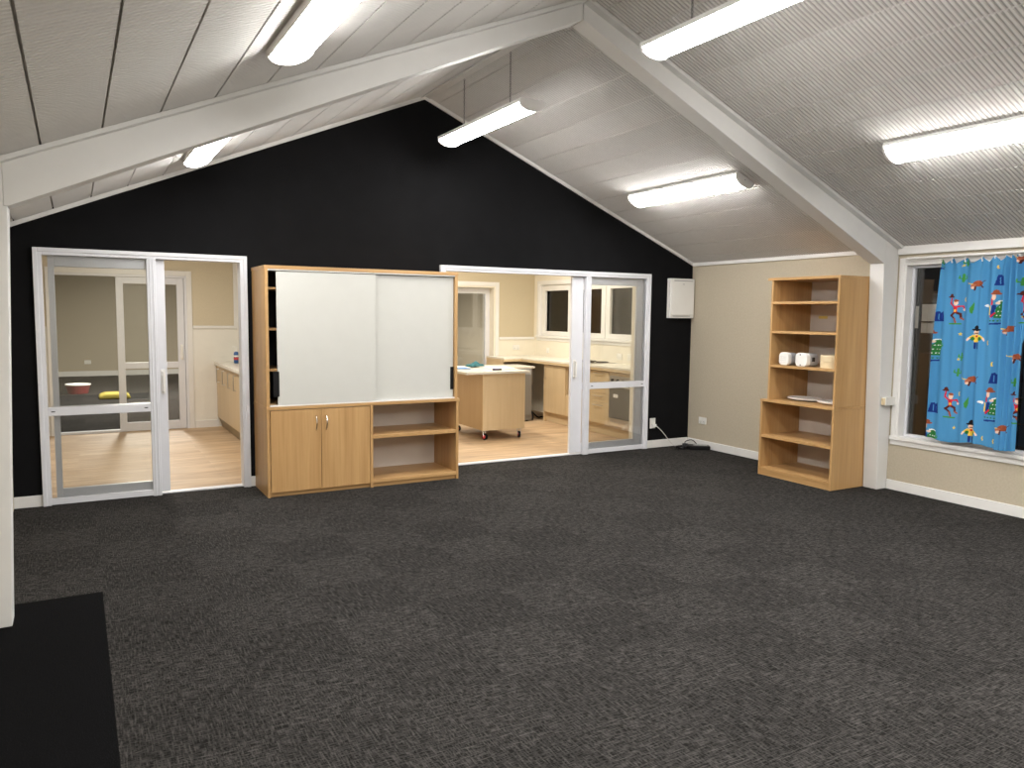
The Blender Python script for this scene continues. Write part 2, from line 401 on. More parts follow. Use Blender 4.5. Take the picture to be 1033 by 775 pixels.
# ------------------------------------------------------------------ lamps
def lamp_parts(root, L, hung=False):
    """local frame: y along the lamp, z up, z=0 is the mounting face"""
    w = .1105
    root['_ws'] = 0
    MB().box(-w, w, .003, L-.003, -.0285, 0).build('housing', M['paint'], root, .002)
    th_ = [math.radians(2+176*i/18) for i in range(19)]
    arc = [(-.104*math.cos(t), -.0285-.053*math.sin(t)) for t in th_]
    MB().prism(arc, .020, L-.020).build('diffuser', M['diffuser'], root)
    capp = [(-.114, 0)] + [(-.114*math.cos(PI*i/16), -.030-.058*math.sin(PI*i/16)) for i in range(17)] + [(.114, 0)]
    for y in (0.0, L-.020):
        e = MB().prism(capp, y, y+.020).build('end_cap', M['paint'], root, .003)
        MB().cyl((0, y-.0012 if y == 0 else y+.0188, -.03), (0, y+.001 if y == 0 else y+.0212, -.03), .004, n=10).build('screw', M['dark'], e)
    if hung:
        for cy in (.36, L-.33):
            mb = MB(); z = 0.004; k = 0
            top = .44
            while z < top:
                pts = []
                for t in range(10):
                    a = 2*PI*t/10; u, v = .006*math.cos(a), .0125*math.sin(a)
                    pts.append((u, cy, z+.0125+v) if k % 2 == 0 else (0, cy+u, z+.0125+v))
                mb.tube(pts, 0.0024, 5, closed=True); z += .0195; k += 1
            mb.build('chain', M['chain'], root)
def copy_tree(o, parent=None):
    c = o.copy(); C.objects.link(c)
    if parent is not None: c.parent = parent
    for ch in list(o.children): copy_tree(ch, c)
    return c
LL = 1.54
def slope_place(o, xm, y):
    s = 1 if xm > XC else -1
    o.location = (xm, y, zc(xm)-.003); o.rotation_euler = (0, s*ALPHA, 0)
lamp = thing('ceiling_lamp', 'lit batten lamp fixed to the right slope between the black wall and the white rafter', 'lamp', group='batten lamps on the sloping ceiling')
lamp_parts(lamp, LL); slope_place(lamp, 5.220, -2.19)
for xm, y, lab in ((.875, -2.21, 'lit batten lamp on the left slope, partly hidden behind the white rafter'),
                   (5.245, -5.12, 'lit batten lamp on the right slope near the blue curtain, cut by the right edge'),
                   (.897, -5.10, 'lit batten lamp on the near left slope, cut by the top edge')):
    c = copy_tree(lamp); c['label'] = lab; slope_place(c, xm, y)
hang = thing('pendant_lamp', 'lit batten lamp hanging on two chains in front of the black gable', 'lamp', (XC+.055, -1.99, 3.245), group='batten lamps hung on chains below the ridge')
lamp_parts(hang, LL, True)
c = copy_tree(hang); c.location = (XC+.085, -4.93, 3.25); c['label'] = 'lit batten lamp hanging below the ridge on the near side of the rafters'

# ------------------------------------------------------------------ sliding doors in the black wall
def leaf(name, parent, x0, x1, z0, z1, y0, y1, stile, top, bot, mid=None, handle=None, stile2=None):
    """a glazed leaf: frame, glass and handle; returns its frame"""
    s1 = stile; s2 = stile2 or stile
    mb = MB()
    mb.box(x0, x0+s1, y0, y1, z0, z1).box(x1-s2, x1, y0, y1, z0, z1)
    mb.box(x0+s1, x1-s2, y0, y1, z1-top, z1).box(x0+s1, x1-s2, y0, y1, z0, z0+bot)
    if mid: mb.box(x0+s1, x1-s2, y0, y1, mid[0], mid[1])
    f = mb.build(name, M['frame'], parent, .003)
    ym = (y0+y1)/2; ga, gb = x0+s1-.004, x1-s2+.004
    g = MB()
    if mid: g.box(ga, gb, ym-.003, ym+.003, z0+bot-.004, mid[0]+.004).box(ga, gb, ym-.003, ym+.003, mid[1]-.004, z1-top+.004)
    else: g.box(ga, gb, ym-.003, ym+.003, z0+bot-.004, z1-top+.004)
    g.build('glass', M['glass'], f)
    if handle:
        hx, hz, hh = handle
        h = MB().box(hx-.018, hx+.018, y0-.008, y0, hz-hh/2, hz+hh/2)
        h.box(hx-.008, hx+.012, y0-.042, y0-.030, hz-hh*.42, hz+hh*.42).box(hx-.008, hx+.012, y0-.034, y0-.004, hz+hh*.34, hz+hh*.42).box(hx-.008, hx+.012, y0-.034, y0-.004, hz-hh*.42, hz-hh*.34)
        h.build('handle', M['white_plastic'], f, .004)
    return f
def sliding_door(name, lab, X0, X1, mull, fixed, lead, tail, handle, midz, st1, st2):
    d = st(empty(name, ((X0+X1)/2, 0, 0)), lab, 'door')
    zt = DZ+.006
    # outer frame: flange against the wall and a deeper box behind it
    mb = MB()
    for a, b, s in ((X0, X0+.05, 1), (X1-.05, X1, -1)): mb.box(a, b, -.030, .10, 0, zt)
    mb.box(X0+.05, X1-.05, -.030, .10, zt-.045, zt)
    mb.box(X0-.012, X0+.02, -.038, 0, 0, zt+.012).box(X1-.02, X1+.012, -.038, 0, 0, zt+.012).box(X0+.02, X1-.02, -.038, 0, zt-.02, zt+.012)
    mb.build('frame', M['frame'], d, .004)
    # fixed pane (front track): mullion, mid rail, sill
    a, b = fixed
    mb = MB(); mb.box(mull[0], mull[1], -.030, .020, .0, zt-.045)
    mb.box(mull[0]+.018, mull[0]+.030, -.037, -.030, .0, zt-.045).box(mull[0]+.045, mull[0]+.055, -.037, -.030, .0, zt-.045)
    mb.build('mullion', M['frame'], d, .003)
    mb = MB().box(a, b, -.026, .020, midz[0], midz[1])
    r = mb.build('mid_rail', M['frame'], d, .003)
    sc_ = MB()
    for sx in (a+.035, b-.035): sc_.box(sx-.014, sx+.014, -.0275, -.0255, sum(midz)/2-.004, sum(midz)/2+.004)
    sc_.build('screw_slot', M['black'], r)
    MB().box(a, b, -.026, .020, 0.005, .055).build('sill_rail', M['frame'], d, .003)
    g = MB().box(a, b, -.006, .0, .055, midz[0]).box(a, b, -.006, .0, midz[1], zt-.045); g.build('glass', M['glass'], d)
    # sliding leaf parked behind it
    l0, l1 = sorted((lead, tail))
    leaf('sliding_leaf', d, l0, l1, .022, zt-.047, .024, .064, st1, .085, .10, midz, handle, st2)
    # timber reveal lining the wall behind the metal frame
    mb = MB().box(X0+.004, X0+.022, .10, Y1+.012, 0, DZ-.004).box(X1-.022, X1-.004, .10, Y1+.012, 0, DZ-.004).box(X0+.022, X1-.022, .10, Y1+.012, DZ-.022, DZ-.004)
    mb.box(X0-.06, X0+.004, Y1, Y1+.018, 0, DZ+.06).box(X1-.004, X1+.06, Y1, Y1+.018, 0, DZ+.06).box(X0+.004, X1-.004, Y1, Y1+.018, DZ-.004, DZ+.06)
    mb.build('reveal', M['cream'], d, .002)
    return d
sliding_door('door_1', 'white framed sliding glass door left of the tall cupboard', -.255, 1.350, (.548, .618), (-.205, .548), .690, -.168, (.655, .985, .21), (.735, .805), .045, .075)
sliding_door('door_2', 'white framed sliding glass door opening into the kitchen', 3.254, 5.950, (5.035, 5.105), (5.105, 5.900), 4.880, 5.888, (4.925, .985, .21), (.752, .822), .155, .085)

# ------------------------------------------------------------------ far wall of the rooms behind, with a glazed door in each
D3 = (-.235, 1.335, 2.06); D4 = (4.05, 5.90, 2.04)
mb = MB()
def far_wall(mb, y0, y1, xa, xb, holes, zlo, zhi=None):
    xs = sorted({xa, xb} | ({XC} if xa < XC < xb else set()) | {v for h in holes for v in h[:2] if xa < v < xb})
    for a, b in zip(xs, xs[1:]):
        z0 = zlo
        for h in holes:
            if h[0] <= a and b <= h[1]: z0 = max(zlo, h[2])
        za, zb_ = (zc(a)+.02, zc(b)+.02) if zhi is None else (zhi, zhi)
        if min(za, zb_) > z0: mb.prism([(a, z0), (b, z0), (b, zb_), (a, za)], y0, y1)
    return mb
PX0, PX1 = 2.25, 2.35       # partition between side room and kitchen
YS = 4.0                    # far wall of the side room
st(far_wall(MB(), YS, YS+.14, XL-.05, PX1, [D3], 1.38).build('wall_far', M['beige_s']), 'tan fabric far wall of the side room', 'wall')
st(far_wall(MB(), YS, YS+.14, XL-.05, PX1, [D3], 0, 1.38).build('wall_far', M['white_panel']), 'white lower far wall of the side room', 'wall')
st(far_wall(MB(), Y2, Y2+.39, PX1, XR, [D4], 1.205).build('wall_far', M['beige_k']), 'tan fabric far wall of the kitchen', 'wall')
st(far_wall(MB(), Y2, Y2+.39, PX1, XR, [D4], 0, 1.205).build('wall_far', M['cream']), 'cream lower far wall of the kitchen', 'wall')
mb = MB()
mb.prism([(Y1, 0), (YS, 0), (YS, zc(PX0)+.02), (Y1, zc(PX0)+.02)], PX0, PX1, 'x')
st(mb.build('wall_divider', M['white_panel']), 'white wall between the side room and the kitchen', 'wall')
mb = MB().box(1.40, 1.93, YS-.018, YS, 1.355, 1.395).box(1.93, 2.0, YS-.022, YS, 1.355, 2.6).box(1.40, 1.70, YS-.016, YS, 0, .10)
st(mb.build('trim_7', M['paint'], bevel=.003), 'white dado rail and skirting of the side room', 'trim')
mb = MB().box(5.97, XR-.001, Y2-.018, Y2, 1.185, 1.225)
st(mb.build('trim_8', M['paint'], bevel=.003), 'white dado rail of the kitchen', 'trim')

d = st(empty('door_3', (.55, YS, 0)), 'white sliding glass door at the far side of the side room', 'door')
a0, a1, zt = D3
mb = MB().box(a0-.06, a0+.004, YS-.02, YS, 0, zt+.06).box(a1-.004, a1+.06, YS-.02, YS, 0, zt+.06).box(a0+.004, a1-.004, YS-.02, YS, zt-.004, zt+.06)
mb.build('architrave', M['paint'], d, .003)
mb = MB().box(a0, a0+.035, YS-.01, YS+.14, 0, zt).box(a1-.035, a1, YS-.01, YS+.14, 0, zt).box(a0+.035, a1-.035, YS-.01, YS+.14, zt-.035, zt).box(a0+.035, .50, YS, YS+.10, 0, .03)
mb.build('frame', M['frame'], d, .003)
leaf('sliding_leaf', d, .485, 1.295, .004, zt-.037, YS+.01, YS+.05, .085, .085, .115, (.83, .91), (1.255, 1.04, .20))

d = st(empty('door_4', (4.98, Y2, 0)), 'white framed glass door in the far kitchen wall', 'door')
a0, a1, zt = D4
mb = MB().box(a0-.06, a0+.004, Y2-.02, Y2, 0, zt+.06).box(a1-.004, a1+.06, Y2-.02, Y2, 0, zt+.06).box(a0+.004, a1-.004, Y2-.02, Y2, zt-.004, zt+.06)
mb.build('architrave', M['paint'], d, .003)
mb = MB().box(a0, a0+.03, Y2-.01, Y2+.39, 0, zt).box(a1-.03, a1, Y2-.01, Y2+.39, 0, zt).box(a0+.03, a1-.03, Y2-.01, Y2+.39, zt-.03, zt)
mb.build('frame', M['cream'], d, .003)
leaf('sliding_leaf', d, 4.97, 5.87, .004, zt-.032, Y2+.14, Y2+.18, .075, .09, .12)
leaf('fixed_leaf', d, 4.08, 5.04, .004, zt-.032, Y2+.20, Y2+.24, .075, .09, .12)

# far hall beyond those doors
st(box('wall_hall', M['beige'], (-2.4, 8.4, 13.9, 14.0, 0, 2.72)), 'beige end wall of the far hall', 'wall')
st(box('wall_hall', M['beige'], (-2.5, -2.4, YS+.14, 14, 0, 2.72)), 'left wall of the far hall', 'wall')
st(box('wall_hall', M['beige'], (8.4, 8.5, YS+.14, 14, 0, 2.72)), 'right wall of the far hall', 'wall')
st(box('wall_hall', M['white_panel'], (-2.5, XL-.05, YS+.04, YS+.14, 0, 2.72)), 'hall side wall left of the side room door', 'wall')
st(box('wall_hall', M['white_panel'], (XR+.14, 8.5, YS+.04, YS+.14, 0, 2.72)), 'hall side wall right of the kitchen', 'wall')
st(box('ceiling', M['white_panel'], (-2.5, 8.5, YS+.14, 14, 2.66, 2.74)), 'flat white ceiling of the far hall', 'ceiling')
st(box('baseboard_hall', M['paint'], (-2.4, 8.4, 13.88, 13.9, 0, .12)), 'white skirting of the far hall', 'skirting')
sk = thing('wall_socket', 'white socket on the far hall wall, seen through the left sliding door', 'socket', (.25, 13.88, .33))
sk['_ws'] = 1
box('plate', M['socket_plate'], (.19, .33, 13.885, 13.9, .29, .38), sk, .003); box('switch', M['white_plastic'], (.22, .25, 13.88, 13.886, .33, .36), sk)
mb = MB(); mb.prism([(.34, 0.002), (.86, 0.002), (.84, .07), (.75, .10), (.45, .10), (.36, .07)], 8.2, 8.7)
tag(mb.build('foam_block', M['yellow_dull'], bevel=.03), 'low yellow foam block on the dark hall carpet, seen through the left sliding door', 'foam block')
tb = thing('toy_tub', 'red toy tub on the dark hall carpet behind the yellow foam block', 'tub', (.03, 9.6, 0))
MB().lathe([(.17, .002), (.20, .12), (.21, .17), (.195, .17), (.16, .02)], (.03, 9.6, 0), 24).build('tub', M['red_dull'], tb, smooth=False)
MB().lathe([(.212, .160), (.220, .162), (.220, .178), (.212, .182), (.206, .172)], (.03, 9.6, 0), 24).build('rim', M['white_plastic'], tb)

# ------------------------------------------------------------------ windows in the right wall
def window(name, lab, W, sashes, sillproj, sw=.05):
    y0, y1, z0, z1 = W
    d = st(empty(name, (XR, (y0+y1)/2, z0)), lab, 'window')
    mb = MB()   # timber lining of the reveal
    mb.box(XR-.006, XR+.14, y0, y0+.022, z0, z1).box(XR-.006, XR+.14, y1-.022, y1, z0, z1).box(XR-.006, XR+.14, y0+.022, y1-.022, z1-.022, z1)
    mb.box(XR-.014, XR, y0-.045, y0+.004, z0-.02, z1+.045).box(XR-.014, XR, y1-.004, y1+.045, z0-.02, z1+.045).box(XR-.014, XR, y0+.004, y1-.004, z1-.004, z1+.045)
    mb.build('lining', M['paint'], d, .003)
    MB().box(XR-sillproj, XR+.14, y0-.05, y1+.05, z0-.028, z0+.006).box(XR-.012, XR, y0-.05, y1+.05, z0-.075, z0-.028).build('window_sill', M['paint'], d, .004)
    for k, (a, b) in enumerate(sashes):
        mb = MB(); s = sw; X0, X1 = XR+.075, XR+.12
        mb.box(X0, X1, a, a+s, z0+.006, z1-.022).box(X0, X1, b-s, b, z0+.006, z1-.022).box(X0, X1, a+s, b-s, z0+.006, z0+.006+s).box(X0, X1, a+s, b-s, z1-.022-s, z1-.022)
        f = mb.build('sash', M['frame'], d, .003)
        MB().box(X0+.02, X0+.026, a+s-.004, b-s+.004, z0+.002+s, z1-.018-s).build('glass', M['glass'], f)
    return d
window('window_1', 'wide night window behind the blue curtain', W1, [(-4.30, -2.824), (-5.75, -4.31), (-7.17, -5.76)], .03, .024)
# kitchen casements
d = window('window_2', 'white kitchen casement window above the worktop', W2, [(2.70, 3.575), (1.83, 2.69), (.885, 1.82)], .035)
mb = MB()
for a, b in ((2.70, 3.575), (1.83, 2.69), (.885, 1.82)):
    s = .10; X0, X1 = XR+.035, XR+.075
    mb.box(X0, X1, a, a+s, 1.258, 2.068).box(X0, X1, b-s, b, 1.258, 2.068).box(X0, X1, a+s, b-s, 1.258, 1.33).box(X0, X1, a+s, b-s, 1.975, 2.068)
mb.build('casement', M['paint'], d, .003)
st(box('ceiling', M['night'], (XR+.14, XR+.5, YF, Y2, 2.24, 2.32)), 'dark eaves outside the windows', 'eaves')
# outside, at night
st(box('ground', M['asphalt'], (XR+.14, 14, YF-2, YS, -.3, -.22)), 'dark ground outside the window', 'ground')
of = thing('garden_fence', 'dark timber fence with a white boarded panel, seen through the window left of the curtain', 'fence', (8.6, -2.2, -.22))
mb = MB()
for i in range(14): mb.box(8.7, 8.72, -4.6+i*.30, -4.6+i*.30+.285, -.22, 2.9)
mb.build('dark_boards', M['night'], of)
mb = MB()
for i in range(9): mb.box(8.66, 8.69, -1.675-.075*(i+1)+.002, -1.675-.075*i-.002, 1.43, 1.765)
mb.build('white_boards', M['fence'], of, .002)
box('rail', M['night_brown'], (8.64, 8.66, -2.6, -1.68, 1.555, 1.567), of)
box('notice', M['fence'], (8.60, 8.625, -1.665, -1.535, 1.484, 1.742), of, .004)
box('post', M['night_brown'], (8.56, 8.655, -1.867, -1.74, -.22, 1.20), of, .004)

# ------------------------------------------------------------------ tall cupboard in front of the black wall (base unit and sliding-door unit on it)
CX0, CX1, CY = 1.402, 3.205, -.55
bc = thing('storage_cabinet', 'long low oak cabinet with two doors and an open shelf side, against the black wall', 'cabinet', (2.3, -.28, 0))
MB().box(CX0, CX0+.025, CY+.004, -.016, 0, .757).build('side_panel', M['oak_z'], bc, .0015)
MB().box(2.318, 2.343, CY-.004, -.022, 0, .757).build('side_panel', M['oak_z'], bc, .0015)
MB().box(CX1-.025, CX1, CY, -.016, 0, .757).build('side_panel', M['oak_z'], bc, .0015)
MB().box(CX0-.002, CX1+.008, CY-.004, -.016, .757, .785).build('top', M['oak_x'], bc, .002)
MB().box(CX0+.025, 2.318, CY+.03, -.022, .036, .058).box(2.343, CX1-.025, CY+.002, -.022, .040, .072).build('bottom_panel', M['oak_x'], bc, .0015)
MB().box(2.343, CX1-.025, CY+.004, -.03, .450, .482).build('shelf', M['oak_x'], bc, .002)
MB().box(CX0+.025, 2.318, CY+.03, CY+.048, 0, .036).box(2.343, CX1-.025, CY+.022, CY+.04, 0, .040).build('kickboard', M['oak_x'], bc)
MB().box(CX0+.025, CX1-.025, -.024, -.018, .03, .757).build('back_panel', M['cab_back'], bc)['label'] = 'off-white back panel'
for x0, x1, hx in ((CX0+.029, 1.866, 1.822), (1.870, 2.314, 1.912)):
    dr = box('door', M['oak_z'], (x0, x1, CY-.002, CY+.016, .040, .752), bc, .0015)
    pts = [(hx, CY-.004-.030*math.sin(PI*i/12)**.7, .565+.13*i/12) for i in range(13)]
    MB().tube(pts, .0055, 10).build('handle', M['chrome'], dr, smooth=True)['label'] = 'chrome bow handle'
UZ0, UZ1 = .786, 1.985
uc = thing('sliding_cupboard', 'tall oak cupboard with two white sliding panels, resting on the low oak cabinet', 'cupboard', (2.3, -.28, UZ0))
MB().box(CX0, CX0+.028, CY, -.016, UZ0, UZ1-.03).build('side_panel', M['oak_z'], uc, .0015)
MB().box(CX1-.043, CX1-.015, CY, -.016, UZ0, UZ1-.03).build('side_panel', M['oak_z'], uc, .0015)
MB().box(CX0-.004, CX1-.011, CY-.004, -.016, UZ1-.03, UZ1).build('top', M['oak_x'], uc, .002)
MB().box(CX0+.028, CX1-.043, CY+.06, -.016, UZ0, UZ0+.018).build('bottom_panel', M['oak_x'], uc)
MB().box(CX0+.028, CX1-.043, -.024, -.018, UZ0+.018, UZ1-.03).build('back_panel', M['dark'], uc)
for z in (1.096, 1.447, 1.796): box('shelf', M['oak_x'], (CX0+.028, CX1-.043, CY+.07, -.026, z-.010, z+.010), uc, .0015)
for z in (UZ0, UZ1-.042): MB().box(CX0+.028, CX1-.043, CY+.002, CY+.058, z, z+.012).build('track', M['white_plastic'], uc, .001)
for k, (x0, x1, y0) in enumerate(((1.500, 2.376, CY+.006), (2.345, CX1-.047, CY+.030))):
    dd = box('sliding_panel', M['whiteboard'], (x0, x1, y0, y0+.016, UZ0+.016, UZ1-.049), uc, .001)
    if k == 0: MB().box(1.462, 1.512, y0-.006, y0+.020, .872, 1.088).build('finger_pull', M['black'], dd, .002)
    else: MB().box(3.128, CX1-.045, y0-.008, y0+.018, .872, 1.088).build('finger_pull', M['black'], dd, .002)
    box('edge_strip', M['silver'], (x0, x1, y0-.0015, y0+.017, UZ0+.013, UZ0+.019), dd)

# ------------------------------------------------------------------ bookcase against the beige wall: low unit and narrower top unit
BX = 6.035; BYN = -2.580; BYF = -1.705; BB = 6.598
lo = thing('bookcase', 'low open oak bookshelf unit against the beige wall beside the white post', 'bookcase', (6.3, -2.14, 0))
MB().box(BX, BB, BYN, BYN+.022, 0, .748).build('side_panel', M['oak_z'], lo, .0015)
MB().box(BX, BB, BYF-.022, BYF, 0, .748).build('side_panel', M['oak_z'], lo, .0015)
MB().box(BX-.004, BB, BYN-.003, BYF+.003, .748, .772).build('top', M['oak_y'], lo, .002)
MB().box(BX+.004, BB-.008, BYN+.022, BYF-.022, .385, .412).build('shelf', M['oak_y'], lo, .0015)
MB().box(BX+.002, BB-.008, BYN+.022, BYF-.022, .052, .078).build('bottom_panel', M['oak_y'], lo, .0015)
MB().box(BX+.006, BX+.022, BYN+.022, BYF-.022, .0, .0515).build('kickboard', M['oak_y'], lo, .001)
MB().box(BB-.008, BB-.002, BYN+.02, BYF-.02, .03, .748).build('back_panel', M['cab_back'], lo)['label'] = 'off-white back panel'
hi = thing('bookcase', 'tall oak bookshelf unit standing on the low bookshelf unit, holding white dispensers', 'bookcase', (6.3, -2.18, .773))
TYF = -1.790
MB().box(BX, BB, BYN, BYN+.022, .773, 1.955).build('side_panel', M['oak_z'], hi, .0015)
MB().box(BX, BB, TYF-.022, TYF, .773, 1.955).build('side_panel', M['oak_z'], hi, .0015)
MB().box(BX-.004, BB, BYN-.003, TYF+.045, 1.955, 1.981).build('top', M['oak_y'], hi, .002)
SZ = (1.113, 1.449, 1.736)
for z in SZ: box('shelf', M['oak_y'], (BX+.003, BB-.008, BYN+.022, TYF-.022, z-.012, z+.012), hi, .0015)
MB().box(BB-.008, BB-.002, BYN+.02, TYF-.02, .773, 1.955).build('back_panel', M['cab_back'], hi)['label'] = 'off-white back panel'
box('sticker', M['yellow'], (BB-.0095, BB-.0078, -2.02, -1.915, 1.585, 1.612), hi)['label'] = 'small yellow sticker'
# things on the bookcase
ZS = SZ[0] + .0125
def dispenser(yc, lab, xf, depth, w, h, dark_lbl):
    t = thing('dispenser', lab, 'dispenser', (xf+depth/2, yc, ZS), group='white dispensers on the bookcase')
    pts = []
    r = .040
    for cx, cz, a0 in ((w/2-r, h-r, 0), (-w/2+r, h-r, 90), (-w/2+r, r, 180), (w/2-r, r, 270)):
        for k in range(7):
            a = math.radians(a0+15*k); pts.append((yc+cx+r*math.cos(a), ZS+cz+r*math.sin(a)))
    MB().prism(pts, xf, xf+.055, 'x').build('cover', M['white_plastic'], t, .010)
    q = [(yc+(p[0]-yc)*.92, ZS+.001+(p[1]-ZS)*.95) for p in pts]
    MB().prism(q, xf+.055, xf+depth, 'x').build('body', M['grey_plastic'] , t, .004)['label'] = 'grey back body'
    if dark_lbl:
        MB().box(xf+.075, xf+.115, yc-w/2+.002, yc-w/2+.0005, ZS+.05, ZS+.09).build('label_patch', M['dark'], t)
        for zz, yy in ((h-.018, .01), (.016, .005)): MB().cyl((xf-.001, yc+yy, ZS+zz), (xf+.004, yc+yy, ZS+zz), .0065, n=12).build('screw', M['dark'], t)
    else:
        mb = MB()
        for i in range(5):
            for j in range(4): mb.cyl((xf-.0008, yc-.03+.015*i, ZS+.03+.018*j), (xf+.002, yc-.03+.015*i, ZS+.03+.018*j), .0028, n=6)
        mb.build('holes', M['grey_plastic'], t)
dispenser(-1.950, 'white rounded dispenser with grey back, left one of the two on the bookcase shelf', 6.06, .135, .118, .128, False)
dispenser(-2.165, 'white rounded dispenser with two screws in its face, next to the cream round box', 6.055, .165, .140, .132, True)
t = thing('round_box', 'cream woven round box on the bookcase shelf beside the white dispensers', 'box', (6.20, -2.425, ZS))
MB().lathe([(.118, 0), (.121, .004), (.121, .058), (.118, .060)], (6.20, -2.425, ZS), 40).build('base', M['bamboo'], t)
MB().lathe([(.120, .0605), (.123, .064), (.123, .112), (.118, .121), (.112, .118), (.110, .116)], (6.20, -2.425, ZS), 40).build('lid', M['bamboo'], t)
t = thing('tray', 'thin oval white tray with dark underside lying on the bookcase ledge', 'tray', (6.31, -2.02, .773))
MB().lathe([(.80, 0), (.93, .006), (.96, .012)], (6.31, -2.015, .7735), 40, .125, .19).build('underside', M['dark'], t)
MB().lathe([(.96, .0125), (1.0, .020), (1.0, .026), (.96, .030), (.80, .024)], (6.31, -2.015, .7735), 40, .125, .19).build('rim', M['white_plastic'], t)
t = thing('tray', 'smaller round white tray on the bookcase ledge, nearest the white post', 'tray', (6.30, -2.36, .773))
MB().lathe([(.70, 0), (.90, .008), (1.0, .020), (1.0, .030), (.95, .033), (.80, .026)], (6.29, -2.375, .7735), 40, .135, .165).build('dish', M['white_plastic'], t)

# ------------------------------------------------------------------ small things on the walls
t = thing('wall_cabinet', 'shallow white wall box high on the black wall in the far right corner', 'wall box', (6.43, -.05, 1.57))
MB().box(6.232, 6.612, -.060, 0, 1.570, 2.045).build('case', M['white_plastic'], t, .005)
MB().box(6.245, 6.600, -.072, -.061, 1.610, 2.005).build('door', M['white_plastic'], t, .003)
for b_ in ((6.29, 6.58, -.064, -.0595, 2.014, 2.024), (6.28, 6.55, -.064, -.0595, 1.590, 1.599)): box('slot', M['grey_plastic'], b_, t)
MB().box(6.415, 6.445, -.0735, -.0715, 1.975, 1.981).build('badge', M['grey_plastic'], t)
def socket_y(cx, cz, w, h, lab, y=0, n=1):
    t = thing('wall_socket', lab, 'socket', (cx, y, cz))
    MB().box(cx-w/2, cx+w/2, y-.010, y, cz-h/2, cz+h/2).build('plate', M['socket_plate'], t, .003)
    for k in range(n):
        ox = (k-(n-1)/2)*w/n
        MB().box(cx+ox-.010, cx+ox+.010, y-.013, y-.0095, cz+h*.18, cz+h*.34).build('switch', M['white_plastic'], t, .001)
        mb = MB()
        for sx, sz in ((-.010, 0), (.010, 0), (0, -.016)): mb.box(cx+ox+sx-.0018, cx+ox+sx+.0018, y-.0105, y-.0095, cz-.012+sz-.005, cz-.012+sz+.005)
        mb.build('pin_holes', M['black'], t)
    return t
def socket_x(cy, cz, w, h, lab, x=XR, n=2):
    t = thing('wall_socket', lab, 'socket', (x, cy, cz))
    MB().box(x-.010, x, cy-w/2, cy+w/2, cz-h/2, cz+h/2).build('plate', M['socket_plate'], t, .003)
    for k in range(n):
        oy = (k-(n-1)/2)*w/n
        MB().box(x-.013, x-.0095, cy+oy-.010, cy+oy+.010, cz+h*.18, cz+h*.34).build('switch', M['white_plastic'], t, .001)
        mb = MB()
        for sy, sz in ((-.010, 0), (.010, 0), (0, -.016)): mb.box(x-.0105, x-.0095, cy+oy+sy-.0018, cy+oy+sy+.0018, cz-.012+sz-.005, cz-.012+sz+.005)
        mb.build('pin_holes', M['black'], t)
    return t
socket_y(6.060, .300, .082, .125, 'white upright socket on the black wall with a cord plugged in')
socket_x(-.260, .330, .125, .082, 'white double socket on the beige wall near the corner')
socket_y(6.29, 1.055, .125, .08, 'white double socket on the cream far kitchen wall', Y2, 2)
socket_x(3.30, 1.02, .082, .08, 'white socket on the cream kitchen wall below the window corner', n=1)
socket_x(1.42, 1.02, .115, .085, 'white socket seen through the kitchen door pane, farther of two')
socket_x(1.18, 1.02, .115, .085, 'white socket seen through the kitchen door pane, nearest the oven')
t = thing('switch_box', 'small cream switch box on the side of the white post', 'switch', (6.56, YB-.03, .83))
MB().box(6.490, 6.625, YB-.048, YB-.001, .792, .868).build('case', M['socket_plate'], t, .004)
MB().box(6.478, 6.4905, YB-.040, YB-.008, .800, .862).build('plug', M['bamboo'], t, .002)
# cord, power box and cables in the corner
def smooth_path(pts, n=12):
    P = [Vector(p) for p in pts]; out = []
    for i in range(len(P)-1):
        p0, p1, p2, p3 = P[max(i-1, 0)], P[i], P[i+1], P[min(i+2, len(P)-1)]
        for k in range(n):
            u = k/n
            out.append(.5*((2*p1)+(-p0+p2)*u+(2*p0-5*p1+4*p2-p3)*u*u+(-p0+3*p1-3*p2+p3)*u**3))
    out.append(P[-1]); return out
t = thing('extension_cord', 'thin pale cord running from the black wall socket down to the floor', 'cord', (6.06, -.03, 0))
MB().box(6.062, 6.092, -.045, -.0105, .258, .292).build('plug', M['white_plastic'], t, .003)
MB().tube(smooth_path([(6.085, -.045, .272), (6.16, -.07, .20), (6.24, -.11, .09), (6.31, -.15, .02), (6.37, -.17, .006), (6.46, -.19, .006)]), .0042, 8).build('lead', M['cord_white'], t, smooth=True)
t = thing('power_box', 'flat black power box with loose cable on the carpet in the far right corner', 'power box', (6.52, -.33, 0))
pb = MB().box(-.125, .125, -.075, .075, .001, .048).build('case', M['black'], t, .008)
MB().box(-.07, .09, -.045, .05, .0485, .053).build('top_plate', M['grey_plastic'], t, .001)
MB().cyl((-.20, -.005, .034), (-.13, -.005, .034), .032, n=16).build('plug', M['black'], t, .003)
for ch in t.children: ch.matrix_parent_inverse = Matrix.Rotation(math.radians(-38), 4, 'Z')
pts = []
for i in range(70):
    a = 2*PI*i/22; q = .080 + .015*math.sin(i*1.7); pts.append((6.33+q*math.cos(a), -.245+.6*q*math.sin(a), .008+.010*(i/22) + .004*math.sin(i)))
pts += [(6.47, -.14, .02), (6.53, -.07, .05), (6.60, -.10, .075), (6.605, -.17, .05), (6.59, -.22, .02)]
MB().tube(smooth_path(pts, 3), .0055, 6).build('cable', M['black'], t, smooth=True)

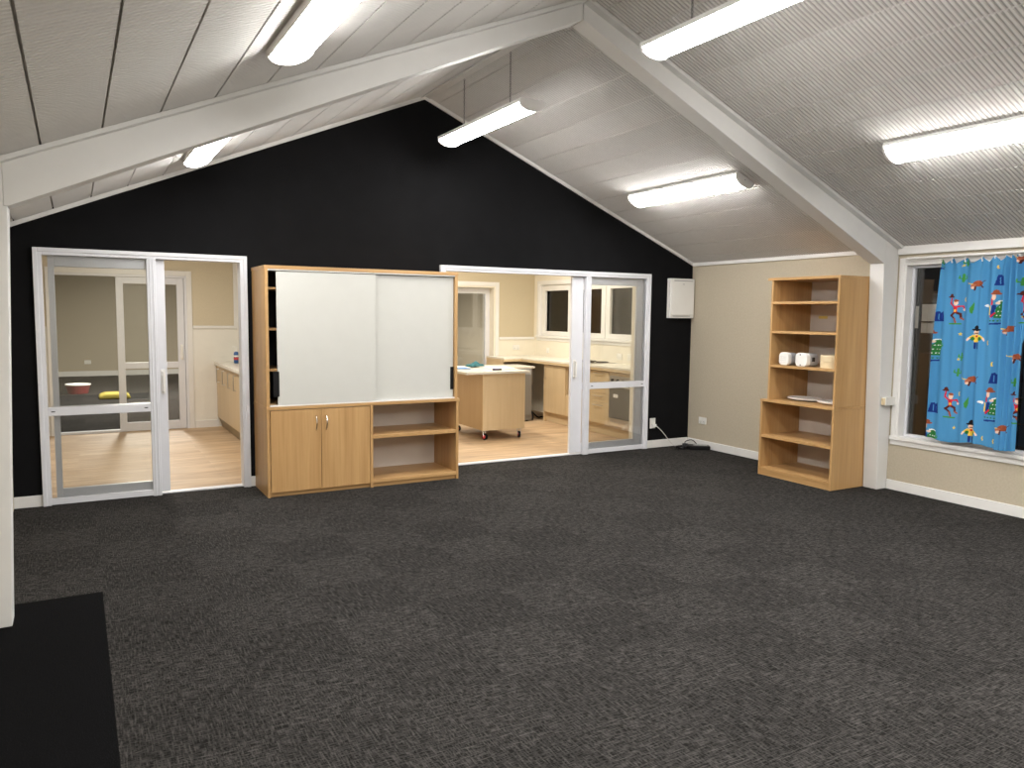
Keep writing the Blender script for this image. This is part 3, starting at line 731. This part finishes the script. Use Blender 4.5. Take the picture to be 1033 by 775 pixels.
# ------------------------------------------------------------------ kitchen bench along the right wall
KX = 6.09; KB = XR-.002
def bow_y(mb, x, yc_, z, w, r=.005):
    mb.tube([(x, yc_-w/2, z), (x-.026, yc_-w/2+.006, z), (x-.026, yc_+w/2-.006, z), (x, yc_+w/2, z)], r, 8); return mb
def kcab(name, lab, cat, y0, y1):
    t = thing(name, lab, cat, (6.36, (y0+y1)/2, 0), group='kitchen cabinets along the window wall')
    mb = MB().box(KX+.018, KB, y0+.001, y0+.018, .15, .862).box(KX+.018, KB, y1-.018, y1-.001, .15, .862).box(KX+.018, KB, y0+.018, y1-.018, .15, .168).box(KB-.012, KB, y0+.018, y1-.018, .168, .862)
    mb.build('carcass', M['pale_z'], t)
    MB().box(KX+.05, KX+.066, y0+.001, y1-.001, .003, .15).build('kickboard', M['pale_y'], t)
    return t
t = kcab('kitchen_cabinet', 'pale kitchen cabinet with one tall door, beside the dark gap under the worktop', 'cabinet', 1.965, 2.535)
dr = box('door', M['pale_z'], (KX, KX+.017, 1.968, 2.532, .152, .850), t, .0015)
MB().tube([(KX, 2.500, .815), (KX-.026, 2.500, .808), (KX-.026, 2.500, .662), (KX, 2.500, .655)], .006, 8).build('handle', M['steel'], dr)
box('end_panel', M['pale_z'], (KX, KB, 2.5351, 2.553, .003, .862), t, .001)
t = kcab('microwave_cabinet', 'pale kitchen cabinet with an open niche above a drawer', 'cabinet', 1.405, 1.962)
box('niche_shelf', M['pale_y'], (KX+.002, KB-.012, 1.424, 1.943, .44, .458), t)
dr = box('drawer', M['pale_z'], (KX, KX+.017, 1.408, 1.959, .152, .438), t, .0015)
bow_y(MB(), KX, 1.68, .40, .16).build('handle', M['steel'], dr)
t = kcab('drawer_cabinet', 'pale kitchen drawer cabinet beside the oven', 'cabinet', .930, 1.402)
for z0, z1 in ((.153, .428), (.432, .552), (.556, .696), (.700, .852)):
    dr = box('drawer', M['pale_y'], (KX, KX+.017, .933, 1.399, z0, z1), t, .0015)
    bow_y(MB(), KX, 1.16, z1-.032, .20).build('handle', M['steel'], dr)
t = kcab('oven_cabinet', 'pale kitchen cabinet around the built-in oven', 'cabinet', .2905, .927)
MB().box(KX, KX+.017, .292, .924, .152, .205).box(KX, KX+.017, .292, .2985, .205, .850).box(KX, KX+.017, .902, .924, .205, .850).box(KX, KX+.017, .2985, .902, .812, .850).build('front_panel', M['pale_y'], t, .001)
ov = thing('oven', 'built-in oven with dark glass door under the kitchen bench', 'oven', (6.3, .6, .205))
box('body', M['steel'], (KX-.004, KB-.03, .312, .896, .206, .808), ov)
dr = box('door', M['oven_glass'], (KX-.022, KX-.005, .300, .892, .262, .706), ov, .002)
MB().tube([(KX-.022, .86, .682), (KX-.052, .855, .682), (KX-.052, .335, .682), (KX-.022, .33, .682)], .008, 8).build('handle', M['steel'], dr)
box('sticker', M['white_plastic'], (KX-.024, KX-.0215, .705, .80, .535, .580), dr)
pn = box('control_panel', M['steel'], (KX-.018, KX-.005, .300, .892, .712, .805), ov, .002)
for k in range(5): MB().cyl((KX-.018, .38+.11*k, .758), (KX-.042, .38+.11*k, .758), .019, .016, 16).build('knob', M['black'], pn)
box('vent_strip', M['steel'], (KX-.012, KX-.005, .300, .892, .210, .258), ov, .002)
# worktop: one L-shaped slab
wt = thing('worktop', 'long pale worktop over the kitchen cabinets, turning along the far wall', 'worktop', (6.3, 2, .87))
mb = MB().prism([(6.05, .2900), (KB, .2900), (KB, Y2-.002), (5.74, Y2-.002), (5.74, 3.16), (6.05, 3.16)], .900, .926, 'z')
mb.build('top', M['worktop'], wt, .002)
mb = MB().prism([(6.052, .292), (KB, .292), (KB, Y2-.004), (5.742, Y2-.004), (5.742, 3.162), (6.052, 3.162)], .8635, .8998, 'z')
mb.build('front_edge', M['pale_y'], wt, .001)
box('support_panel', M['pale_z'], (5.745, 5.765, 3.20, Y2-.004, .003, .8634), wt)
ht = thing('cooktop', 'thin dark-edged cooktop set in the kitchen worktop', 'cooktop', (6.35, 1.75, .926))
MB().box(6.12, 6.58, 1.45, 2.02, .9262, .934).build('plate', M['steel'], ht, .003)
for hx, hy, r in ((6.24, 1.60, .075), (6.24, 1.87, .09), (6.46, 1.60, .09), (6.46, 1.87, .075)):
    MB().lathe([(r, 0), (r, .008), (r*.85, .011)], (hx, hy, .9342), 24).build('hotplate', M['black'], ht)
# grey appliance standing in the gap under the worktop
gd = thing('dishwasher', 'grey freestanding dishwasher with pale top, half hidden behind the island', 'dishwasher', (5.65, 2.85, 0))
box('body', M['grey_cab'], (5.36, 5.925, 2.62, 3.13, .02, .795), gd, .004)
box('top', M['worktop'], (5.35, 5.965, 2.60, 3.14, .796, .825), gd, .004)
box('door', M['grey_cab'], (5.375, 5.91, 2.600, 2.619, .10, .70), gd, .004)
box('control_strip', M['grey_plastic'], (5.375, 5.91, 2.604, 2.619, .705, .79), gd, .003)
for fx in (5.40, 5.88):
    MB().cyl((fx, 2.68, .003), (fx, 2.68, .0195), .02, n=12).build('foot', M['black'], gd)
t = thing('cable_coil', 'dark appliance hose and cable lying in the gap under the worktop', 'cable', (6.15, 2.85, 0))
MB().tube(smooth_path([(5.99, 2.70, .012), (6.06, 2.80, .05), (6.10, 2.90, .10), (6.15, 2.82, .03), (6.25, 2.86, .02), (6.38, 2.88, .02), (6.55, 2.95, .10)]), .012, 8).build('hose', M['black'], t, smooth=True)

# ------------------------------------------------------------------ kitchen island on castors
isl = thing('kitchen_island', 'pale wooden island on castors with a white top in the middle of the kitchen', 'island', (4.75, 1.7, 0))
IX0, IX1, IY0, IY1 = 4.440, 5.050, 1.330, 2.25
mb = MB().box(IX0, IX0+.02, IY0+.018, IY1, .128, .845).box(IX1-.02, IX1, IY0+.018, IY1, .128, .845).box(IX0+.02, IX1-.02, IY0+.018, IY1, .128, .146).box(IX0+.02, IX1-.02, IY1-.02, IY1, .146, .845)
mb.build('carcass', wood('tan_laminate', (.42, .28, .14), (.50, .35, .19), 'z', contrast=.7), isl, .001)
box('end_panel', M['pale_z'], (IX0, IX1, IY0, IY0+.018, .128, .845), isl, .001)
MB().box(4.18, 5.085, 1.27, 2.33, .846, .876).build('top', M['worktop'], isl, .003)
for cx, cy, an in ((4.485, 1.395, .35), (5.000, 1.395, -.3), (4.485, 2.19, .6), (5.000, 2.19, -.5)):
    ax = Vector((math.cos(an), math.sin(an), 0)); pr = Vector((-ax.y, ax.x, 0))
    cst = MB().box(cx-.035, cx+.035, cy-.035, cy+.035, .120, .1275).build('castor', M['steel'], isl, .001)
    o_ = Vector((cx, cy, 0)) + pr*-.02
    mb = MB()
    for s in (-1, 1):
        q0 = o_ + ax*s*.021; mb.prism([], 0, 0) if False else None
        a_ = Vector((cx, cy, .119)) + ax*s*.021
        mb.tube([a_, o_ + ax*s*.021 + Vector((0, 0, .048))], .006, 6)
    mb.build('fork', M['steel'], cst)
    c0 = o_ + Vector((0, 0, .0445)); 
    MB().cyl(c0-ax*.015, c0+ax*.015, .0415, n=24).build('wheel', M['black'], cst, .004)
    MB().cyl(c0-ax*.0165, c0+ax*.0165, .024, n=16).build('hub', M['rubber_red'], cst)['label'] = 'red castor hub'
# things lying on the island
ZI = .8765
def wavy_sheet(name, mat, x0, x1, y0, y1, z, amp, seed, nx=18, ny=18, th=.004, rot=0):
    rng = random.Random(seed); ph = [rng.uniform(0, 6) for _ in range(6)]
    bm = bmesh.new(); g = []
    cx, cy = (x0+x1)/2, (y0+y1)/2
    for i in range(nx+1):
        row = []
        for j in range(ny+1):
            u, v = i/nx, j/ny
            h = amp*(.5+.25*math.sin(9*u+ph[0])*math.cos(7*v+ph[1])+.25*math.sin(17*u*v+ph[2])+(.22*abs(math.sin(13*u+5*v+ph[3])) if amp > .05 else 0))*(math.sin(PI*u)*math.sin(PI*v))**.5
            dx, dy = (u-.5)*(x1-x0), (v-.5)*(y1-y0)
            row.append(bm.verts.new((cx+dx*math.cos(rot)-dy*math.sin(rot), cy+dx*math.sin(rot)+dy*math.cos(rot), z+max(.0, h))))
        g.append(row)
    for i in range(nx):
        for j in range(ny): bm.faces.new((g[i][j], g[i+1][j], g[i+1][j+1], g[i][j+1]))
    r = bmesh.ops.extrude_face_region(bm, geom=bm.faces[:])
    for v in [e for e in r['geom'] if isinstance(e, bmesh.types.BMVert)]: v.co.z += th
    mb = MB(); mb.bm.free(); mb.bm = bm
    return mb.build(name, mat, smooth=True)
tag(wavy_sheet('paper_sheet', M['paper'], 4.30, 4.74, 1.98, 2.30, ZI, .012, 3, rot=.1), 'cream paper spread at the far left of the island top', 'paper')
tag(wavy_sheet('paper_stack', M['paper'], 4.72, 5.06, 1.52, 1.92, ZI, .022, 5, rot=-.15, th=.010), 'cream papers piled on the right side of the island top', 'paper')
tag(wavy_sheet('cloth', M['teal'], 4.58, 4.80, 1.98, 2.14, ZI+.016, .062, 9, nx=26, ny=22, rot=.2), 'crumpled teal cloth lying on the island top', 'cloth')
t = thing('blue_book', 'flat blue booklet on the island top near the tall cupboard', 'booklet', (4.35, 1.78, ZI))
MB().box(4.30, 4.46, 1.72, 1.90, ZI, ZI+.004).box(4.30, 4.46, 1.72, 1.90, ZI+.012, ZI+.016).build('cover', M['blue'], t, .001); box('pages', M['paper'], (4.303, 4.455, 1.724, 1.896, ZI+.0042, ZI+.0118), t)
t = thing('marker_pen', 'stubby dark purple marker on the island top in front of the papers', 'pen', (4.70, 1.47, ZI))
MB().cyl((4.645, 1.47, ZI+.013), (4.725, 1.45, ZI+.013), .0125, n=16).build('barrel', M['purple'], t); MB().cyl((4.726, 1.45, ZI+.013), (4.762, 1.441, ZI+.013), .0105, n=16).build('cap', M['black'], t)

# ------------------------------------------------------------------ bench in the side room behind the left door
sb = thing('sink_bench', 'pale bench with handled doors and white top, seen through the left sliding door', 'bench', (1.95, 2.2, 0))
SX = 1.690
MB().box(SX+.018, PX0-.002, .295, YS-.002, .14, .858).build('carcass', M['pale_z'], sb)
MB().prism([(SX+.02, .139), (SX+.06, .003), (PX0-.002, .003), (PX0-.002, .139)], .295, YS-.002).build('kickboard', M['kick'], sb)
edges = [YS-.01, 3.58, 3.14, 2.70, 2.26, 1.82, 1.38, .94, .50, .296]
hy = [3.80, 3.35, 2.94, 2.545, 2.06, 1.62, 1.18, .74, .38]
for (b_, a_), h_ in zip(zip(edges, edges[1:]), hy):
    dr = box('door', M['pale_z'], (SX, SX+.017, a_+.0015, b_-.0015, .142, .846), sb, .0015)
    MB().tube([(SX, h_, .812), (SX-.030, h_, .812), (SX-.030, h_, .632), (SX, h_, .632)], .0075, 8).build('handle', M['steel'], dr)
MB().box(SX-.03, PX0-.002, .290, YS-.002, .8585, .900).build('top', M['worktop'], sb, .004)
MB().box(1.82, 2.16, 1.95, 2.45, .9002, .906).build('sink_rim', M['steel'], sb, .002)
bt = thing('pump_bottle', 'blue labelled pump bottle with white top on the side room bench', 'bottle', (1.885, 3.60, .9))
c0 = (1.885, 3.60, .9005)
MB().lathe([(.030, 0), (.034, .004), (.034, .125), (.028, .145), (.014, .155)], c0, 20).build('bottle', M['label_blue'], bt, smooth=True)
MB().lathe([(.0345, .045), (.0346, .046), (.0346, .080), (.0345, .081)], c0, 20).build('label_band', M['label_red'], bt)
MB().lathe([(.0345, .085), (.0346, .086), (.0346, .105), (.0345, .106)], c0, 20).build('label_stripe', M['white_plastic'], bt)
mb = MB().lathe([(.016, .155), (.016, .172), (.006, .175), (.006, .21), (.012, .212), (.012, .225)], c0, 14); mb.box(c0[0]-.05, c0[0], c0[1]-.007, c0[1]+.007, c0[2]+.215, c0[2]+.227)
mb.build('pump', M['white_plastic'], bt)

# ------------------------------------------------------------------ curtain: printed cotton, pattern carried by the cloth's own colours
def curtain():
    y_l, y_r = -3.105, -4.02; z_b, z_t = .545, 2.115
    NY, NZ = 250, 380
    U = np.linspace(0, 1, NY+1); V = np.linspace(0, 1, NZ+1)
    uu, vv = np.meshgrid(U, V, indexing='ij')
    # cloth lies between a left edge and a right edge; the lower right hem swings back a little
    yl = y_l - .075*vv*0 - .055*(1-vv)*0 - (.035+.035*vv)
    yr = -3.905 - .10*np.clip((vv-.55)/.45, 0, 1)
    yy = yl + (yr-yl)*uu
    zz = z_b + (z_t-z_b)*vv
    yw = yy
    # folds: wide soft ones left, deep narrow ones right; pinched at the heading
    fold = np.zeros_like(yy)
    def ridge(c, w, a): return a*np.exp(-((yw-c)/w)**2)
    soft = .35+.65*(1-np.abs(2*vv-1)**2*0)
    for c, w, a in ((-3.14, .018, .030), (-3.235, .03, .016), (-3.345, .028, .020), (-3.46, .03, .022), (-3.555, .02, .024), (-3.64, .03, .018), (-3.735, .016, .055), (-3.785, .013, .05), (-3.83, .016, .06), (-3.885, .018, .06), (-3.94, .018, .05), (-3.99, .018, .05)):
        cc = c + .012*np.sin(3*vv+c*9)
        fold += a*np.exp(-((yw-cc)/(w*(1+.35*(1-vv))))**2)*(.75+.35*np.sin(2.2*vv+c*20)**2)
    fold += .009*np.sin(yw*38+2*vv)+.005*np.sin(yw*61-3*vv)
    # heading: scallops between the hooks
    hooks = [-3.175, -3.275, -3.39, -3.53, -3.635, -3.725, -3.78, -3.82, -3.87, -3.93, -3.99]
    near = np.min([np.abs(yw-h) for h in hooks], axis=0)
    top_w = np.clip((vv-.93)/.07, 0, 1)
    zz = zz - top_w*np.clip(near/.055, 0, 1)*.050
    fold = fold + top_w*(.03*np.clip(near/.055, 0, 1)-.015)
    zz = zz + (1-vv)**6*(.012*np.sin(yw*14+1.0)) - (1-vv)*.0
    xx = XR-.058 - fold*1.05
    n = (NY+1)*(NZ+1)
    co = np.stack([xx, yy, zz], -1).reshape(-1, 3)
    idx = np.arange(n).reshape(NY+1, NZ+1)
    faces = np.stack([idx[:-1, :-1], idx[1:, :-1], idx[1:, 1:], idx[:-1, 1:]], -1).reshape(-1, 4)
    me = bpy.data.meshes.new('cloth')
    me.vertices.add(n); me.vertices.foreach_set('co', co.ravel())
    me.loops.add(faces.size); me.loops.foreach_set('vertex_index', faces.ravel().astype(np.int32))
    me.polygons.add(len(faces)); me.polygons.foreach_set('loop_start', np.arange(0, faces.size, 4, dtype=np.int32)); me.polygons.foreach_set('loop_total', np.full(len(faces), 4, dtype=np.int32))
    me.update(); me.polygons.foreach_set('use_smooth', np.ones(len(faces), dtype=bool))
    # --- print
    S = lambda *c: np.array(lin(c))
    BLUE, NAVY, RED, BROWN, RUST, SKIN, GREEN, DGREEN, YEL, WHITE, BLACK = S(74,138,184), S(28,52,120), S(196,40,52), S(80,36,28), S(150,78,52), S(232,196,170), S(66,138,60), S(46,112,56), S(226,190,70), S(232,232,228), S(30,26,30)
    col = np.tile(BLUE, (n, 1)); PY = -co[:, 1]; PZ = co[:, 2] + 0
    PZ = np.repeat((z_b + (z_t-z_b)*V)[None, :], NY+1, 0).ravel()
    def ell(cy, cz, ry, rz, c, rot=0):
        dy, dz = PY-cy, PZ-cz; a, b = dy*math.cos(rot)+dz*math.sin(rot), -dy*math.sin(rot)+dz*math.cos(rot)
        col[(a/ry)**2+(b/rz)**2 < 1] = c
    def seg(p, q, w, c):
        p, q = np.array(p), np.array(q); d = q-p; l2 = (d*d).sum()
        t_ = np.clip(((PY-p[0])*d[0]+(PZ-p[1])*d[1])/l2, 0, 1)
        col[(PY-p[0]-t_*d[0])**2+(PZ-p[1]-t_*d[1])**2 < (w/2)**2] = c
    def poly(pts, c):
        ins = np.zeros(n, bool); k = len(pts)
        for i in range(k):
            (x1, z1), (x2, z2) = pts[i], pts[(i+1) % k]
            m_ = ((z1 > PZ) != (z2 > PZ)) & (PY < (x2-x1)*(PZ-z1)/((z2-z1) if z2 != z1 else 1e-9)+x1)
            ins ^= m_
        col[ins] = c
    def hat(y, z, c, s=1.):
        ell(y, z, .030*s, .009*s, c); ell(y, z+.012*s, .017*s, .017*s, c)
    def dancer(y, z):          # figure leaping, hat held up
        seg((y-.045, z-.128), (y+.045, z-.128), .012, GREEN)
        seg((y+.0, z-.03), (y-.035, z-.058), .020, BROWN); seg((y-.035, z-.058), (y+.004, z-.085), .016, BROWN)
        seg((y+.01, z-.03), (y+.040, z-.045), .020, BROWN); seg((y+.040, z-.045), (y+.046, z-.08), .016, BROWN)
        seg((y+.0, z-.085), (y+.012, z-.115), .016, RUST); seg((y+.044, z-.08), (y+.062, z-.09), .014, RUST)
        poly([(y-.016, z+.025), (y+.022, z+.025), (y+.018, z-.032), (y-.010, z-.032)], RED)
        ell(y+.004, z-.015, .011, .011, YEL)
        seg((y-.012, z+.018), (y-.042, z+.045), .014, RED); seg((y-.042, z+.045), (y-.036, z+.085), .013, RED)
        seg((y+.02, z+.018), (y+.055, z+.022), .014, RED); seg((y+.055, z+.022), (y+.066, z+.0), .013, RED); ell(y+.066, z-.008, .010, .010, SKIN)
        ell(y+.006, z+.050, .020, .024, SKIN); ell(y+.008, z+.068, .022, .011, RUST)
        hat(y-.036, z+.100, BROWN, .95)
    def standing(y, z):        # figure in a yellow vest, arms on hips
        seg((y-.013, z-.045), (y-.015, z-.098), .017, NAVY); seg((y+.013, z-.045), (y+.015, z-.098), .017, NAVY)
        poly([(y-.027, z+.012), (y+.027, z+.012), (y+.022, z-.05), (y-.022, z-.05)], YEL)
        seg((y-.026, z+.008), (y-.052, z-.018), .014, YEL); seg((y+.026, z+.008), (y+.052, z-.018), .014, YEL)
        seg((y-.052, z-.018), (y-.060, z-.032), .014, SKIN); seg((y+.052, z-.018), (y+.060, z-.032), .014, SKIN)
        ell(y-.030, z-.02, .012, .016, DGREEN); ell(y+.030, z-.02, .012, .016, DGREEN); ell(y, z+.0, .014, .008, RED)
        ell(y, z+.033, .024, .022, SKIN); seg((y-.016, z+.026), (y+.016, z+.026), .008, BROWN)
        hat(y, z+.055, BLACK, 1.25)
    def rider(y, z):           # figure beside a spotted green bush
        ell(y-.062, z+.025, .024, .010, WHITE); ell(y-.050, z+.020, .012, .010, WHITE)
        poly([(y+.0, z-.075), (y+.072, z-.075), (y+.078, z+.045), (y+.045, z+.055), (y+.012, z+.01)], DGREEN)
        for i in range(9): ell(y+.018+.019*(i % 3)+.006*(i//3), z-.055+.034*(i//3), .0042, .0042, WHITE)
        ell(y+.05, z+.060, .030, .010, WHITE); ell(y+.055, z+.050, .026, .012, DGREEN)
        seg((y-.012, z-.06), (y+.0, z+.02), .024, NAVY); seg((y-.018, z-.065), (y+.006, z-.035), .012, RED)
        seg((y-.015, z+.035), (y-.012, z+.085), .012, RED); seg((y-.026, z+.02), (y-.028, z-.05), .010, YEL)
        ell(y-.004, z+.095, .012, .026, SKIN); ell(y+.02, z+.045, .014, .010, SKIN)
        hat(y+.008, z+.122, RUST, 1.1)
        for i in range(5): ell(y-.02+.022*i, z-.098, .007, .006, DGREEN)
        seg((y-.022, z-.125), (y+.062, z-.118), .014, NAVY)
    def bull(y, z, s=1.):
        ell(y+.012*s, z+.004*s, .038*s, .026*s, RUST); ell(y-.022*s, z-.018*s, .017*s, .020*s, S(176,104,76)); ell(y-.026*s, z-.032*s, .011*s, .010*s, SKIN)
        seg((y-.03*s, z+.0), (y-.066*s, z+.006*s), .007*s, YEL); seg((y-.066*s, z+.006*s), (y-.07*s, z+.014*s), .006*s, YEL)
        seg((y-.01*s, z-.02*s), (y-.016*s, z-.05*s), .012*s, BROWN); seg((y+.035*s, z-.01*s), (y+.05*s, z-.028*s), .010*s, BROWN); seg((y+.045*s, z+.012*s), (y+.062*s, z+.028*s), .005*s, BROWN)
    def mesa(y, z):
        poly([(y-.042, z-.045), (y+.046, z-.045), (y+.038, z+.012), (y+.030, z+.045), (y+.006, z+.030), (y-.004, z+.044), (y-.024, z+.040), (y-.032, z+.0)], NAVY)
        seg((y-.008, z-.03), (y-.010, z+.02), .006, BLUE); seg((y+.016, z-.02), (y+.018, z+.01), .005, S(60,90,170))
    def cactus(y, z):
        seg((y, z-.028), (y+.003, z+.026), .018, GREEN); seg((y-.024, z-.002), (y, z-.010), .011, GREEN); seg((y-.024, z-.002), (y-.022, z+.016), .010, GREEN); seg((y+.003, z-.014), (y+.026, z-.004), .011, GREEN); seg((y+.026, z-.004), (y+.024, z+.014), .010, GREEN)
    def leafy(y, z): poly([(y-.014, z-.004), (y+.0, z+.024), (y+.014, z+.056), (y+.015, z+.004), (y+.004, z-.050), (y-.010, z-.036)], GREEN)
    def star(y, z, r=.016):
        poly([(y+(r if i % 2 == 0 else r*.45)*math.sin(2*PI*i/10), z+(r if i % 2 == 0 else r*.45)*math.cos(2*PI*i/10)) for i in range(10)], YEL)
    def moon(y, z): ell(y, z, .008, .019, YEL); ell(y+.006, z+.003, .005, .013, BLUE)
    P_ = 0.80
    for k in (0, 1, -1):
        o = -P_*k
        dancer(3.330, 1.685+o); rider(3.655, 1.685+o); standing(3.520, 1.455+o); bull(3.500, 1.890+o); mesa(3.690, 1.918+o)
        leafy(3.475, 1.690+o); cactus(3.378, 1.945+o); star(3.378, 1.470+o); star(3.375, 2.055+o, .014); moon(3.405, 1.762+o); moon(3.625, 1.405+o); moon(3.708, 1.400+o)
        mesa(3.190, 1.620+o); bull(3.785, 1.520+o, .95); cactus(3.215, 1.37+o); rider(3.140, 1.355+o); dancer(3.905, 1.70+o); cactus(3.86, 1.90+o); star(3.875, 1.62+o); moon(3.665, 2.03+o)
        bull(3.86, 1.30+o, .95); cactus(3.40, 1.28+o)
    ca = me.color_attributes.new('print', 'FLOAT_COLOR', 'POINT')
    ca.data.foreach_set('color', np.concatenate([col, np.ones((n, 1))], 1).astype(np.float32).ravel())
    m, nt, b = new_mat('printed_blue_cotton')
    at = N(nt, 'ShaderNodeVertexColor'); at.layer_name = 'print'
    nz = N(nt, 'ShaderNodeTexNoise'); nz.inputs['Scale'].default_value = 500; tc = N(nt, 'ShaderNodeTexCoord'); nt.links.new(tc.outputs['Object'], nz.inputs['Vector'])
    bp = N(nt, 'ShaderNodeBump'); bp.inputs['Strength'].default_value = .1; bp.inputs['Distance'].default_value = .002; nt.links.new(nz.outputs['Fac'], bp.inputs['Height']); nt.links.new(bp.outputs[0], b.inputs['Normal'])
    nt.links.new(at.outputs['Color'], b.inputs['Base Color']); b.inputs['Roughness'].default_value = .9; b.inputs['Specular IOR Level'].default_value = .1
    me.materials.append(m)
    t = thing('curtain', 'blue cotton curtain printed with cowboys and bulls hanging at the right window', 'curtain', (XR-.06, -3.5, 2.1))
    o = bpy.data.objects.new('cloth', me); C.objects.link(o); o.parent = t; o.matrix_parent_inverse = world(t).inverted()
    s_ = o.modifiers.new('thick', 'SOLIDIFY'); s_.thickness = .0022
    for h in hooks:
        MB().tube([(XR-.072, h-.004, 2.075), (XR-.078, h, 2.105), (XR-.066, h+.004, 2.119), (XR-.056, h+.004, 2.112)], .0055, 6).build('hook', M['white_plastic'], t)
    return t
curtain()
tk = MB().box(XR-.075, XR-.045, -7.2, -2.86, 2.128, 2.146)
tag(tk.build('curtain_track', M['white_plastic'], bevel=.002), 'white curtain track above the night window', 'curtain track')

# ------------------------------------------------------------------ light of the rooms behind and of the lamps behind the viewer
def area(name, loc, size, power, col, rot=(0,0,0)):
    l = bpy.data.lights.new(name, 'AREA'); l.shape = 'RECTANGLE'; l.size, l.size_y = size; l.energy = power; l.color = col
    o = bpy.data.objects.new(name, l); C.objects.link(o); o.location = loc; o.rotation_euler = rot
    return o
area('kitchen_light', (4.3, 1.9, 3.0), (.3, 1.5), 92, (1.0, .93, .81))
area('kitchen_light', (5.9, 1.9, 2.42), (.2, 1.5), 22, (1.0, .93, .81))
area('side_room_light', (.75, 1.9, 2.52), (.3, 1.5), 52, (1.0, .96, .89))
area('hall_light', (1.0, 8.0, 2.64), (.4, 3.0), 320, (1.0, .94, .84))
area('hall_light', (5.0, 8.0, 2.64), (.4, 3.0), 320, (1.0, .94, .84))
for x, r in ((.85, -ALPHA), (XC, 0), (5.155, ALPHA)):
    area('room_light', (x, -7.4, zc(x)-(.10 if r else .45)), (.21, 1.5), 95, (1.0, .98, .95), (0, r, 0))

area('added_fence_light', (7.35, -2.6, 2.2), (.3, .3), 9, (1.0, .94, .86), (0, math.radians(-62), 0))  # unseen light added to brighten the white fence boards

w = bpy.data.worlds.new('night'); SC.world = w; w.use_nodes = True
w.node_tree.nodes['Background'].inputs[0].default_value = (.006, .007, .010, 1); w.node_tree.nodes['Background'].inputs[1].default_value = .3

# ------------------------------------------------------------------ camera
cd = bpy.data.cameras.new('camera'); cam = bpy.data.objects.new('camera', cd); C.objects.link(cam); SC.camera = cam
yaw, pitch, roll, fpx = 0.5143349494213, -0.09029268757791, 0.01095717706211, 781.669351686436
cd.sensor_fit = 'HORIZONTAL'; cd.sensor_width = 36; cd.lens = fpx/1033*36; cd.clip_start = .05; cd.clip_end = 100
f = Vector((math.sin(yaw)*math.cos(pitch), math.cos(yaw)*math.cos(pitch), math.sin(pitch))); r = Vector((math.cos(yaw), -math.sin(yaw), 0)); u = r.cross(f)
r2 = math.cos(roll)*r + math.sin(roll)*u; u2 = -math.sin(roll)*r + math.cos(roll)*u
mw = Matrix((r2, u2, -f)).transposed().to_4x4(); mw.translation = Vector((0, -7.2617604, 1.6)); cam.matrix_world = mw

for o in C.objects:
    if '_ws' in o: del o['_ws']
vs = SC.view_settings; SC.display_settings.display_device = 'sRGB'
vs.view_transform = 'Standard'; vs.look = 'None'; vs.exposure = 0.0; vs.gamma = 1.0; vs.use_curve_mapping = False
SC.cycles.max_bounces = 10; SC.cycles.diffuse_bounces = 5; SC.cycles.transparent_max_bounces = 16
SC.cycles.sample_clamp_indirect = 20
